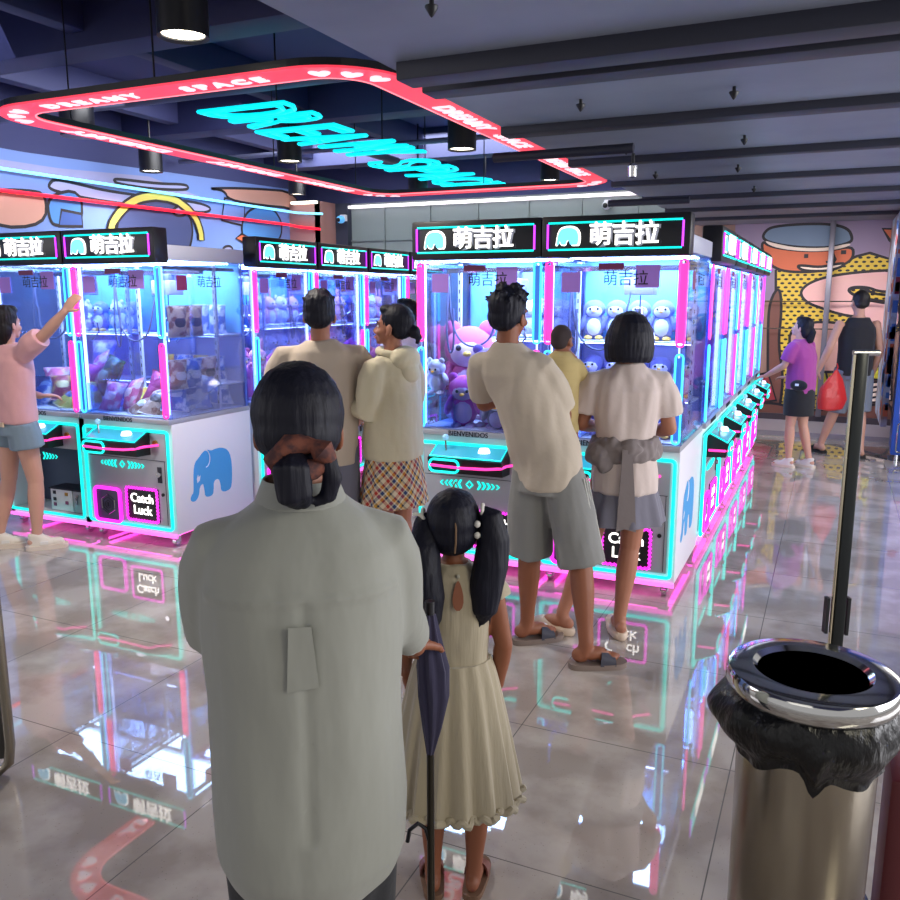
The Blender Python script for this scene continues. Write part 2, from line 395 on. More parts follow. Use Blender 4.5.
MC = {'Lav': (140, 122, 150), 'Yel': (214, 182, 62), 'Yel2': (214, 182, 62), 'Pink': (226, 176, 174), 'Orange': (206, 102, 66), 'Slate': (104, 124, 150),
      'Cream': (235, 215, 200), 'Ink': (26, 20, 30), 'Brown': (112, 70, 62), 'Peach': (196, 150, 142), 'Lime': (196, 190, 56), 'Red': (150, 50, 60),
      'Sky': (112, 140, 205), 'Cloud': (160, 162, 205), 'Blue': (70, 130, 200), 'DBlue': (52, 84, 160), 'Navy': (62, 72, 120)}
MCL = dict(MC); MCL['Peach'] = (196, 146, 132); MCL['Lav'] = (150, 150, 190)
MURAL_BACK=[
('Lav',[(-1.29,2.74),(0.65,2.67),(0.74,1.64),(-1.23,1.63)],0),
('Yel',[(-0.74,2.02),(-0.45,2.12),(-0.09,2.04),(0.2,2.18),(0.35,2.22),(0.7,2.1),(0.77,1.27),(0.51,1.14),(0.51,0.05),(-0.58,-0.02),(-0.69,1.24)],1),
('Pink',[(-0.43,1.73),(-0.36,1.83),(-0.22,1.9),(-0.03,1.95),(0.28,1.99),(0.7,2.01),(0.73,1.74),(0.5,1.74),(0.36,1.8),(0.16,1.8),(0.14,1.74),(0.31,1.65),(0.57,1.6),(0.74,1.58),(0.77,1.27),(0.43,1.22),(0.33,1.42),(0.09,1.45),(-0.15,1.53),(-0.35,1.61)],1),
('Yel2',[(0.14,1.74),(0.18,1.79),(0.32,1.79),(0.42,1.72),(0.58,1.7),(0.73,1.69),(0.74,1.59),(0.51,1.63),(0.31,1.66)],1),
('Orange',[(-0.94,2.41),(-0.83,2.32),(-0.46,2.26),(-0.11,2.26),(0.15,2.31),(0.17,2.18),(0.11,2.1),(-0.07,2.03),(-0.3,1.99),(-0.63,2.0),(-0.79,2.07),(-0.91,2.2)],1),
('Slate',[(-0.94,2.44),(-0.89,2.54),(-0.79,2.58),(-0.49,2.6),(-0.13,2.59),(0.08,2.53),(0.14,2.41),(0.12,2.35),(-0.13,2.29),(-0.53,2.31),(-0.83,2.37)],1),
('Cream',[(-0.92,2.41),(-0.77,2.36),(-0.5,2.3),(-0.13,2.29),(0.12,2.35),(0.12,2.31),(-0.13,2.25),(-0.5,2.26),(-0.81,2.32)],0),
('Ink',[(-0.41,2.22),(-0.36,2.22),(-0.36,2.17),(-0.41,2.17)],0),
('Ink',[(0.02,2.26),(0.08,2.26),(0.08,2.21),(0.02,2.21)],0),
('Cream',[(-0.49,2.07),(-0.43,2.08),(-0.21,2.05),(-0.04,2.09),(0.09,2.1),(0.02,2.04),(-0.15,2.0),(-0.41,2.01)],1),
('Ink',[(-0.08,2.23),(-0.06,2.23),(-0.02,2.15),(-0.04,2.1),(-0.14,2.1),(-0.15,2.13),(-0.06,2.14)],0),
('Orange',[(0.47,2.51),(0.66,2.5),(0.68,2.25),(0.56,2.37)],1),
('Brown',[(-0.79,1.63),(-0.68,1.83),(-0.63,1.51),(-0.65,1.05),(-0.54,0.59),(-0.6,-0.03),(-0.7,-0.03),(-0.79,1.24)],1),
('Peach',[(-0.52,1.27),(-0.16,1.38),(0.41,1.29),(0.47,1.07),(0.36,0.73),(-0.35,0.7),(-0.5,0.98)],1),
('Lime',[(0.41,0.95),(0.69,1.14),(0.73,0.66),(0.46,0.63)],1),
('Ink',[(0.58,0.86),(0.57,0.89),(0.56,0.92),(0.55,0.93),(0.53,0.93),(0.52,0.92),(0.51,0.89),(0.51,0.86),(0.51,0.83),(0.53,0.8),(0.54,0.79),(0.56,0.79),(0.57,0.8),(0.58,0.83)],0),
('Cream',[(0.56,0.86),(0.56,0.88),(0.55,0.89),(0.54,0.9),(0.54,0.9),(0.53,0.89),(0.53,0.88),(0.53,0.86),(0.53,0.84),(0.54,0.83),(0.54,0.82),(0.55,0.82),(0.56,0.83),(0.56,0.84)],0),
('Cream',[(0.46,0.59),(0.73,0.63),(0.75,0.38),(0.51,0.34)],1),
('Ink',[(0.48,0.54),(0.74,0.6),(0.74,0.57),(0.48,0.51)],0),
('Ink',[(0.48,0.47),(0.74,0.54),(0.74,0.51),(0.49,0.45)],0),
('Ink',[(0.49,0.41),(0.75,0.47),(0.75,0.45),(0.49,0.38)],0),
('Red',[(-1.16,0.56),(-0.75,0.68),(-0.62,0.31),(-1.14,0.22)],1),
('Brown',[(-1.14,0.22),(-0.62,0.29),(-0.32,0.17),(0.49,0.3),(0.76,0.36),(0.79,-0.0),(-1.12,-0.13)],1),
('Lime',[(-0.35,0.7),(-0.04,0.71),(0.03,0.45),(-0.26,0.36)],1),
]
MURAL_LEFT=[
('Sky',[(5.68,3.17),(11.63,3.35),(11.57,2.22),(5.55,2.02)],0),
('Lav',[(5.67,3.08),(7.07,3.09),(8.44,3.17),(9.36,3.02),(7.93,2.95),(6.31,2.95),(5.66,2.94)],0),
('Cloud',[(6.92,2.91),(7.0,2.97),(7.33,2.95),(7.69,2.92),(8.42,2.92),(9.27,2.94),(9.59,2.9),(9.54,2.83),(9.24,2.8),(7.61,2.79),(7.04,2.83),(6.91,2.86)],1),
('Cloud',[(7.84,3.06),(7.94,3.08),(8.61,3.1),(9.09,3.15),(9.17,3.11),(9.05,3.07),(8.43,3.02),(7.9,3.02)],1),
('Peach',[(6.17,2.76),(6.65,2.81),(6.87,2.79),(6.82,2.45),(6.13,2.38)],1),
('Blue',[(6.87,2.78),(7.35,2.9),(7.33,2.48),(7.0,2.46),(6.88,2.49)],1),
('DBlue',[(7.05,2.64),(7.33,2.62),(7.33,2.48),(7.0,2.46)],1),
('Navy',[(9.18,2.54),(9.17,2.65),(9.13,2.75),(9.06,2.83),(8.97,2.91),(8.85,2.96),(8.72,2.99),(8.58,2.99),(8.44,2.98),(8.31,2.94),(8.18,2.89),(8.07,2.82),(7.98,2.74),(7.9,2.65),(7.86,2.55),(7.83,2.45),(7.84,2.35),(7.87,2.26),(7.92,2.18),(8.0,2.1),(8.1,2.05),(8.22,2.01),(8.36,1.99),(8.5,1.99),(8.64,2.02),(8.78,2.07),(8.9,2.14),(9.01,2.22),(9.1,2.32),(9.15,2.43)],1),
('Sky',[(9.88,3.05),(10.32,3.04),(10.3,2.7),(9.79,2.74)],1),
('Peach',[(9.47,3.14),(9.89,3.16),(9.96,3.03),(10.73,3.03),(11.62,3.07),(11.6,2.79),(11.75,3.33),(10.46,3.25)],1),
('Blue',[(11.22,2.73),(11.21,2.82),(11.16,2.89),(11.08,2.96),(10.98,3.0),(10.86,3.02),(10.73,3.02),(10.6,3.0),(10.48,2.95),(10.38,2.9),(10.3,2.82),(10.25,2.75),(10.23,2.66),(10.24,2.58),(10.28,2.51),(10.35,2.45),(10.44,2.4),(10.56,2.38),(10.69,2.37),(10.82,2.39),(10.94,2.43),(11.05,2.49),(11.14,2.56),(11.2,2.64)],1),
('Cloud',[(10.0,2.34),(9.99,2.37),(9.95,2.39),(9.89,2.39),(9.84,2.38),(9.8,2.36),(9.78,2.33),(9.79,2.3),(9.83,2.28),(9.89,2.28),(9.94,2.29),(9.98,2.31)],1),
('Cloud',[(9.08,2.8),(9.07,2.83),(9.02,2.85),(8.95,2.86),(8.89,2.84),(8.84,2.81),(8.82,2.78),(8.83,2.75),(8.88,2.73),(8.94,2.73),(9.01,2.74),(9.06,2.77)],1),
('Orange',[(10.08,2.51),(10.22,2.58),(10.41,2.53),(10.24,2.46)],1),
]
RING_ARC= [(9.33,2.44),(9.33,2.52),(9.31,2.59),(9.28,2.66),(9.23,2.73),(9.17,2.78),(9.1,2.83),(9.01,2.87),(8.92,2.91),(8.82,2.93),(8.72,2.94),(8.61,2.94),(8.51,2.94),(8.4,2.92),(8.3,2.9),(8.2,2.87),(8.11,2.83),(8.02,2.78),(7.95,2.73),(7.88,2.67),(7.82,2.61),(7.77,2.55),(7.74,2.48),(7.71,2.42),(7.7,2.35)]
def inside(p, poly):
    x, y = p; c = False; j = len(poly) - 1
    for i in range(len(poly)):
        xi, yi = poly[i]; xj, yj = poly[j]
        if (yi > y) != (yj > y) and x < (xj - xi) * (y - yi) / (yj - yi + 1e-12) + xi: c = not c
        j = i
    return c
def smooth_poly(pts, n=2):
    for _ in range(n):
        q = []
        for i in range(len(pts)):
            a = pts[i]; b = pts[(i + 1) % len(pts)]
            q += [(a[0] * .75 + b[0] * .25, a[1] * .75 + b[1] * .25), (a[0] * .25 + b[0] * .75, a[1] * .25 + b[1] * .75)]
        pts = q
    return pts
def ribbon(mb, pts, w, th, m, T, closed=True):
    N = len(pts); L = N if closed else N - 1
    out = []
    for i in range(N):
        a = Vector(pts[i - 1] if (closed or i) else pts[i]); b = Vector(pts[(i + 1) % N] if (closed or i < N - 1) else pts[i])
        t = (b - a); t = t.normalized() if t.length > 1e-9 else Vector((1, 0)); nn = Vector((-t.y, t.x)) * w / 2
        p = Vector(pts[i]); out.append((p + nn, p - nn))
    vs = []; fs = []
    for p, q in out: vs += [T @ Vector((p.x, p.y, 0)), T @ Vector((q.x, q.y, 0)), T @ Vector((p.x, p.y, th)), T @ Vector((q.x, q.y, th))]
    for i in range(L):
        j = (i + 1) % N; a = 4 * i; b = 4 * j
        fs += [(a, b, b + 1, a + 1), (a + 2, a + 3, b + 3, b + 2), (a, a + 2, b + 2, b), (a + 1, b + 1, b + 3, a + 3)]
    mb.add(vs, fs, m)
def paint(items, T, cmap, prefix, ow):
    mb = MB(); k = 0
    for c, pts, o in items:
        k += 1
        if len(pts) > 4 and c not in ('Ink',): pts = smooth_poly(pts, 2) if c not in ('Yel', 'Lav', 'Sky') else pts
        mt = mat(prefix + c, cmap[c], 0.6)
        Tk = T @ T3(0, 0, 0.0012 * k)
        mb.poly(pts, 0.0010, mt, Tk)
        if c in ('Yel', 'Yel2'):
            xs = [p[0] for p in pts]; zs = [p[1] for p in pts]
            r = 0; z = min(zs)
            while z < max(zs):
                x = min(xs) + (0.045 if r % 2 else 0)
                while x < max(xs):
                    if inside((x, z), pts):
                        mb.poly([(x + .026 * math.cos(a * PI / 4), z + .015 * math.sin(a * PI / 4)) for a in range(8)], .0011, mat(prefix + 'Ink', cmap['Ink'], .6), Tk @ T3(0, 0, .0002))
                    x += .09
                z += .052; r += 1
        if o: ribbon(mb, pts, ow, 0.0011, mat(prefix + 'Ink', cmap['Ink'], .6), Tk @ T3(0, 0, 0.0002))
    return mb
Tb = Matrix(((1, 0, 0, 0), (0, 0, -1, 11.995), (0, 1, 0, 0), (0, 0, 0, 1)))     # (x,z) plane facing -Y
paint(MURAL_BACK, Tb, MC, 'mural_', 0.034).build('painted_mural', wall_mural, smooth=False)
Tl = Matrix(((0, 0, 1, -7.998), (1, 0, 0, 0), (0, 1, 0, 0), (0, 0, 0, 1)))      # (y,z) plane facing +X
mb = paint(MURAL_LEFT, Tl, MCL, 'murall_', 0.035)
ribbon(mb, RING_ARC, .14, .002, mat('murall_Ink', MC['Ink'], .6), Tl @ T3(0, 0, .022), False)
ribbon(mb, RING_ARC, .08, .002, mat('murall_Yel', (205, 196, 90), .6), Tl @ T3(0, 0, .0245), False)
mb.build('painted_mural', wall_left, smooth=False)
# steel column in front of the back mural
o = MB().box2((-0.125, 11.80, 0.14), (-0.06, 11.9, 2.62), bev=.006).build('steel_column', None, mat('column_grey', (112, 110, 124), .35, .3))
tag(o, 'thin grey square steel column standing in front of the face mural', 'column')
mb = MB()
for z, x0, x1 in ((1.62, -1.3, 1.0), (1.27, -1.7, .1)): mb.tube([(x0, 11.86, z), (x1, 11.86, z)], .008, None, 6)
mb.build('wall_rail', None, M['steel']); tag(bpy.data.objects['wall_rail'], 'thin steel double rail running along the painted back wall', 'rail')

# neon lines on the left wall
def neon_line(name, pts, m, label, r=.018):
    o = MB().tube(pts, r, m, 8).build(name); return tag(o, label, 'neon light')
NB = neon('wall_neon_blue', (120, 215, 255), 1.8); NR = neon('wall_neon_red', (255, 25, 50), 1.6)
neon_line('neon_strip', [(-7.93, 4.5, 2.98), (-7.93, 11.3, 2.99), (-7.80, 11.40, 2.97), (-7.35, 11.41, 2.94)], NB, 'blue neon line along the upper left mural wall', .017)
neon_line('neon_strip', [(-7.93, 4.5, 2.755), (-7.93, 11.3, 2.79), (-7.80, 11.40, 2.76), (-7.4, 11.41, 2.71)], NR, 'red neon line along the left mural wall below the blue one', .019)
o = MB().box2((-7.5, 11.93, 3.06), (-1.95, 11.99, 3.10)).build('cove_light', None, neon('cove_white', (255, 245, 250), 2.0))
tag(o, 'long white light strip along the top of the grey back wall', 'light')
o = MB().box2((-7.9, 11.36, 3.10), (-7.45, 11.44, 3.14)).build('cove_light', None, neon('cove_warm', (255, 245, 225), 2.2))
tag(o, 'short white light strip at the corner end of the back wall', 'light')
# small wall camera and glowing bracket
def wall_camera(loc, label, mt):
    t = empty('wall_camera', loc, 0, label, 'camera')
    MB().box2((-.05, -.03, -.02), (.05, .05, .08), bev=.01).build('bracket', t, M['white'])
    MB().ell((0, -.08, 0), (.06, .09, .06)).build('housing', t, mt)
    MB().ell((0, -.155, -.01), (.035, .03, .035)).build('lens', t, M['black'])
wall_camera((-3.0, 11.97, 2.93), 'small white security camera on the grey back wall above the machines', M['white'])
wall_camera((-7.25, 11.86, 2.88), 'small blue glowing fixture at the end of the blue neon line', neon('cam_blue', (90, 170, 230), .7))

# ------------------------------------------------------------------ hanging red loop sign
RZ = 2.90
t = empty('loop_light', (-3.84, 6.785, RZ), 0, 'rounded rectangular red light band with white hearts and letters hanging from ceiling', 'light')
W2, D2, rc = 1.54, 2.765, 0.50
def rr_path(inset, n=10):
    out = []
    for (sx, sy, a0) in ((1, 1, 0), (-1, 1, 90), (-1, -1, 180), (1, -1, 270)):
        for i in range(n + 1):
            a = R_(a0 + 90 * i / n); r = rc - inset
            out.append((sx * (W2 - rc) + r * math.cos(a), sy * (D2 - rc) + r * math.sin(a)))
    return out
def band(mb, i0, i1, z0, z1, m):
    A = rr_path(i0); B = rr_path(i1); N = len(A); vs = []; fs = []
    for a, b in zip(A, B): vs += [(*a, z0), (*b, z0), (*a, z1), (*b, z1)]
    for i in range(N):
        j = (i + 1) % N; a = 4 * i; b = 4 * j
        fs += [(a, b, b + 1, a + 1), (a + 2, a + 3, b + 3, b + 2), (a, a + 2, b + 2, b), (a + 1, b + 1, b + 3, a + 3)]
    mb.add(vs, fs, m)
mb = MB(); band(mb, 0, .23, .0, .012, None); mb.build('light_band', t, neon('loop_red', (240, 60, 82), 1.0), smooth=False)
mb = MB(); band(mb, .01, .22, .012, .055, None); mb.build('band_housing', t, M['black'], smooth=False)
mb = MB(); band(mb, .222, .232, -.004, .006, None); mb.build('inner_tube', t, neon('loop_edge', (255, 130, 140), 1.6), smooth=False)
DN = Matrix(((0, 1, 0, 0), (1, 0, 0, 0), (0, 0, -1, 0), (0, 0, 0, 1)))   # text x->+Y, y->+X, facing down
def down(ang): return Matrix.Rotation(ang, 4, 'Z') @ DN
WL = neon('loop_white', (255, 225, 232), 1.1)
def ceil_text(body, size, x, y, ang, parent, m=WL, sx=1, sy=1, name='lettering'):
    me = text_mesh(body, size, 0.003, off=.006)
    return add_mesh(name, me, m, parent, T3(x, y, -.004) @ down(ang) @ Matrix.Diagonal((sx, sy, 1, 1)))
# near side: runs along X
def spaced(w): return ' '.join(w)
ceil_text(spaced('DREAMY'), .13, -.52, -D2 + .12, R_(-90), t, sx=1.15)
ceil_text(spaced('SPACE'), .13, .52, -D2 + .12, R_(-90), t, sx=1.15)
ceil_text('DREAMY', .17, W2 - .12, -1.2, 0, t, sx=1.25)
ceil_text('SPACE', .17, W2 - .12, -.25, 0, t, sx=1.25)
ceil_text('DREAMY SPACE', .17, W2 - .12, 1.2, 0, t, sx=1.1)
for yy in (-1.5, 0.1, 1.5): ceil_text('DREAMY', .14, -W2 + .12, yy, R_(180), t, sx=1.9)
def heart(): return [(0, -.5), (.42, -.02), (.5, .25), (.36, .46), (.14, .44), (0, .26), (-.14, .44), (-.36, .46), (-.5, .25), (-.42, -.02)]
def corner_hearts(cx, cy, a0s, t):
    for a in a0s:
        a = R_(a); px = cx + (rc - .115) * math.cos(a); py = cy + (rc - .115) * math.sin(a)
        MB().poly(smooth_poly([(q[0] * .13, q[1] * .13) for q in heart()], 1), .004, None, T3(px, py, -.005) @ down(a)).build('heart', t, WL, smooth=False)
corner_hearts(W2 - rc, -D2 + rc, (-70, -45, -20), t); corner_hearts(-W2 + rc, -D2 + rc, (200, 225, 250), t)
corner_hearts(W2 - rc, D2 - rc, (20, 45, 70), t); corner_hearts(-W2 + rc, D2 - rc, (110, 135, 160), t)
for x, y in ((-W2 + .13, -2.0), (W2 - .13, -2.0), (0.0, -D2 + .13), (-W2 + .13, 0.5), (W2 - .13, 0.9), (-W2 + .13, 2.1), (W2 - .13, 2.1), (0, D2 - .13)):
    MB().tube([(x, y, .08), (x, y, 1.06)], .006, None, 6).build('hanger_rod', t, M['black'])

# ------------------------------------------------------------------ cyan ceiling lettering
CY = neon('sign_cyan', (0, 225, 240), 1.25)
def sign(word_parts, y0, y1, label, group, z=3.12, xc=-4.50, hgt=.86):
    t = empty('ceiling_sign', (xc, (y0 + y1) / 2, z), 0, label, 'sign')
    n = sum(len(w) for w in word_parts) ; L = (y1 - y0); 
    gap = .10; cw = (L - gap * (len(word_parts) - 1)) / n; y = -L / 2
    for wi, w in enumerate(word_parts):
        for ch in w:
            me = text_mesh(ch, 1.0, 0, outline=True, bevel=.017)
            xs = [v.co.x for v in me.vertices]; ys = [v.co.y for v in me.vertices]
            sx = cw * .90 / (max(xs) - min(xs)); sy = hgt / (max(ys) - min(ys))
            T = T3(group[wi] if wi < len(group) else 0, y + cw / 2, 0) @ DN @ Matrix(((1, .0, 0, 0), (0.0, 1, 0, 0), (0, 0, 1, 0), (0, 0, 0, 1))) @ Matrix.Diagonal((sx, sy, 1, 1)) @ T3(-(max(xs) + min(xs)) / 2, -(max(ys) + min(ys)) / 2, 0)
            o = add_mesh('neon_letter', me, CY, t, T)
            y += cw
        y += gap
    for yy in (-L * .35, L * .35): MB().tube([(0.2, yy, 0), (0.2, yy, .85)], .007, None, 6).build('hanger_rod', t, M['black'])
sign(['DR', 'EA', 'MY'], 5.65, 8.2, 'large cyan neon lettering in three blocks on the dark ceiling', (0.10, 0.0, 0.1), z=3.16)
sign(['SPACE'], 8.65, 11.3, 'second cyan neon word on the ceiling, farther from the camera', (0,), z=3.18, xc=-4.62)

# ------------------------------------------------------------------ downlights
def downlight(loc, r, h, label, power=30, top=3.95):
    t = empty('downlight', loc, 0, label, 'ceiling light', 'black cylinder downlights')
    MB().lathe([(0, .034), (r * .84, .034), (r * .84, .012), (r, 0), (r, h), (r * .9, h + .01), (.0, h + .01)], n=28).build('housing', t, M['black'])
    MB().lathe([(0, .02), (r * .84, .02), (r * .84, .028), (0, .028)], n=24).build('lens', t, neon('lamp_lens', (255, 244, 220), 9.0))
    MB().tube([(0, 0, h), (0, 0, top - loc[2])], .012, None, 8).build('hanger_rod', t, M['black'])
    area_light('lamp_glow', (0, 0, .012), (0, 0, 0), r * 1.5, power, (1.0, .93, .82), parent=t, spread=140)
downlight((-3.15, 3.63, 3.0), .13, .30, 'large black cylinder downlight nearest the camera by the upper left beam', 40)
downlight((-5.43, 7.82, 3.10), .13, .30, 'black cylinder downlight beside the middle of the cyan lettering')
downlight((-3.45, 7.89, 3.10), .14, .34, 'black cylinder downlight near the low slate ceiling edge inside red loop')
downlight((-7.32, 7.77, 3.10), .13, .28, 'black cylinder downlight above the left mural wall, leftmost one')
downlight((-5.26, 10.55, 3.10), .13, .28, 'black cylinder downlight behind the far word of the cyan lettering')
downlight((-7.09, 10.36, 3.10), .12, .28, 'black cylinder downlight above the salmon corner of the mural wall')
downlight((-3.35, 10.4, 3.10), .12, .28, 'black cylinder downlight at the far right corner of red loop')
# unlit speaker can and pipes
o = MB().lathe([(0, 0), (.15, 0), (.15, .3), (0, .3)], (-6.4, 5.9, 3.12), n=24).build('ceiling_can', None, M['black']); tag(o, 'unlit black cylinder can above the left mural', 'ceiling light')
def pipe(pts, r, mt, label, name='ceiling_pipe', n=12):
    o = MB().tube(pts, r, None, n).build(name, None, mt); return tag(o, label, 'pipe')
pipe([(-2.62, 2.62, 3.05), (-1.3, 2.62, 3.08), (0.3, 2.62, 3.1)], .055, mat('pipe_beige', (165, 150, 130), .45), 'beige pipe end at the top edge of the photo')
pipe([(-8, 3.4, 3.5), (-2.0, 3.4, 3.5)], .10, mat('duct_navy', (60, 62, 88), .5), 'thick dark duct crossing the ceiling in front of the red loop', 'ceiling_duct')
pipe([(-8, 2.6, 3.3), (-5.0, 2.7, 3.3), (-3.2, 2.55, 3.35)], .13, mat('duct_slate', (70, 72, 96), .5), 'fat slate duct in the upper left corner of the photo', 'ceiling_duct')
pipe([(-7.9, 6.1, 3.4), (-2.0, 6.1, 3.4)], .03, mat('conduit', (96, 100, 130), .5), 'thin conduit crossing above the first cyan word', 'conduit')
pipe([(-7.9, 8.9, 3.4), (-2.0, 8.9, 3.4)], .03, mat('conduit', (96, 100, 130), .5), 'thin conduit crossing above the far cyan word', 'conduit')
pipe([(-3.0, 4.3, 3.45), (-3.0, 11.9, 3.45)], .04, mat('conduit', (96, 100, 130), .5), 'conduit running lengthwise along the right side above red loop', 'conduit')
pipe([(-5.6, 7.2, 3.5), (-5.6, 11.9, 3.5)], .05, mat('duct_slate', (70, 72, 96), .5), 'conduit running lengthwise above the middle of the cyan letters', 'conduit')
pipe([(-2.35, 2.75, 3.0), (-2.37, 2.78, 2.94), (-2.40, 2.8, 2.92), (-2.42, 2.8, 2.9)], .004, M['gold'], 'short loose yellow wire dangling below the beige pipe end', 'loose_wire', 6)
pipe([(-1.98, 5.02, 2.53), (-1.12, 5.02, 2.53)], .028, BEAM, 'short black pipe hanging under the third roof beam', 'ceiling_pipe')
pipe([(-1.9, 7.6, 2.5), (-1.2, 7.6, 2.5)], .03, BEAM, 'short black pipe under the low ceiling farther back above the machines', 'ceiling_pipe')
def sprinkler(x, y, label):
    t = empty('sprinkler_head', (x, y, 2.60), 0, label, 'sprinkler', 'sprinkler heads under the low ceiling')
    MB().tube([(0, 0, .02), (0, 0, -.03)], .008).build('stem', t, M['black'])
    MB().lathe([(0, -.045), (.006, -.04), (.022, -.015), (.022, -.01), (0, -.01)], n=12).build('deflector', t, M['black'])
for x, y, l in ((-1.22, 2.55, 'nearest the beige pipe'), (-1.17, 4.08, 'left one between the first two beams'), (-.48, 4.12, 'right one between the first two beams'), (-1.25, 5.4, 'left one between second and third beam'), (-.55, 5.35, 'right one between second and third beam'), (-1.3, 6.6, 'left one in the fourth ceiling bay'), (-.7, 6.5, 'right one in the fourth ceiling bay'), (-.7, 7.8, 'in the fifth ceiling bay')):
    sprinkler(x, y, 'small sprinkler head under the slate ceiling, ' + l)
# hanging hook projector under the black pipe
t = empty('track_spotlight', (-1.12, 5.02, 2.50), 0, 'small spotlight hanging from the end of the short black pipe', 'spotlight')
MB().tube([(0, 0, 0), (0, 0, -.06)], .01).build('stem', t, M['black']); MB().lathe([(0, -.14), (.028, -.13), (.032, -.07), (.02, -.055), (0, -.055)], n=16).build('head', t, M['chrome'])
# ------------------------------------------------------------------ claw machines
HW = .40; DEP = .84
def elephant_pts():
    # side view of an elephant facing left, unit box about 1 x 1
    return [(-.50, -.42), (-.44, -.48), (-.36, -.46), (-.30, -.36), (-.28, -.22), (-.20, -.16), (-.18, -.30), (-.17, -.44), (-.10, -.47), (.00, -.46), (.03, -.38), (.04, -.18),
            (.16, -.16), (.20, -.30), (.20, -.42), (.27, -.47), (.40, -.46), (.46, -.40), (.49, -.10), (.48, .20), (.40, .38), (.25, .45), (.10, .45), (.02, .43), (-.08, .48), (-.18, .44), (-.26, .36),
            (-.36, .28), (-.40, .10), (-.41, -.12), (-.42, -.30), (-.47, -.34)]
def head_logo_pts():
    return [(-.5, -.45), (-.40, -.42), (-.36, -.2), (-.3, -.42), (-.1, -.45), (-.05, -.2), (.05, -.2), (.1, -.45), (.3, -.45), (.42, -.45), (.46, -.1), (.42, .25), (.25, .46), (-.05, .5), (-.3, .42), (-.42, .2), (-.46, -.1)]
TXT_HDR = text_mesh('萌吉拉', .130, .004, off=.0016, space=.92)
TXT_OUT = text_mesh('萌吉拉', .130, .001, off=.0065, space=.92)
TXT_GL = text_mesh('萌吉拉', .085, .0006, off=.0003, space=.95)
TXT_CATCH = text_mesh('Catch\nLuck', .088, .002, off=.0012, space=.98, line=.95)
TXT_BIEN = text_mesh('BIENVENIDOS', .042, .0008, off=.0008, space=1.0)
TXT_BIEN2 = text_mesh('BIENVENIDOS', .03, .0006, off=.0004, space=1.0)

def stadium(cx, z0, z1, w, n=6):
    r = w / 2; out = []
    for i in range(n + 1):
        a = PI * i / n; out.append((cx + r * math.cos(a), z1 - r + r * math.sin(a)))
    for i in range(n + 1):
        a = PI + PI * i / n; out.append((cx + r * math.cos(a), z0 + r + r * math.sin(a)))
    return out
def neon_bar(cx, y, z0, z1, col, parent, filled):
    mb = MB(); mb.tube([(x, y, z) for x, z in stadium(cx, z0, z1, .040)], .0062, M[col], 6, closed=True)
    if filled: mb.box2((cx - .015, y + .002, z0 + .02), (cx + .015, y + .008, z1 - .02), M[col])
    else: mb.box2((cx - .015, y + .002, z0 + .02), (cx + .015, y + .006, z1 - .02), mat('neon_core_blue', (60, 110, 200), .3, emis=.5, ergb=(60, 130, 230)))
    return mb.build('neon_tube', parent)
def caster(x, y, parent):
    mb = MB().box2((x - .03, y - .03, .075), (x + .03, y + .03, .09), M['silver'])
    mb.tube([(x, y, .09), (x, y, .045)], .014, M['silver'], 8)
    mb.tube([(x - .013, y, .028), (x + .013, y, .028)], .027, M['chrome'], 14)
    mb.box2((x - .022, y - .02, .03), (x - .016, y + .02, .07), M['silver']); mb.box2((x + .016, y - .02, .03), (x + .022, y + .02, .07), M['silver'])
    return mb.build('caster', parent)
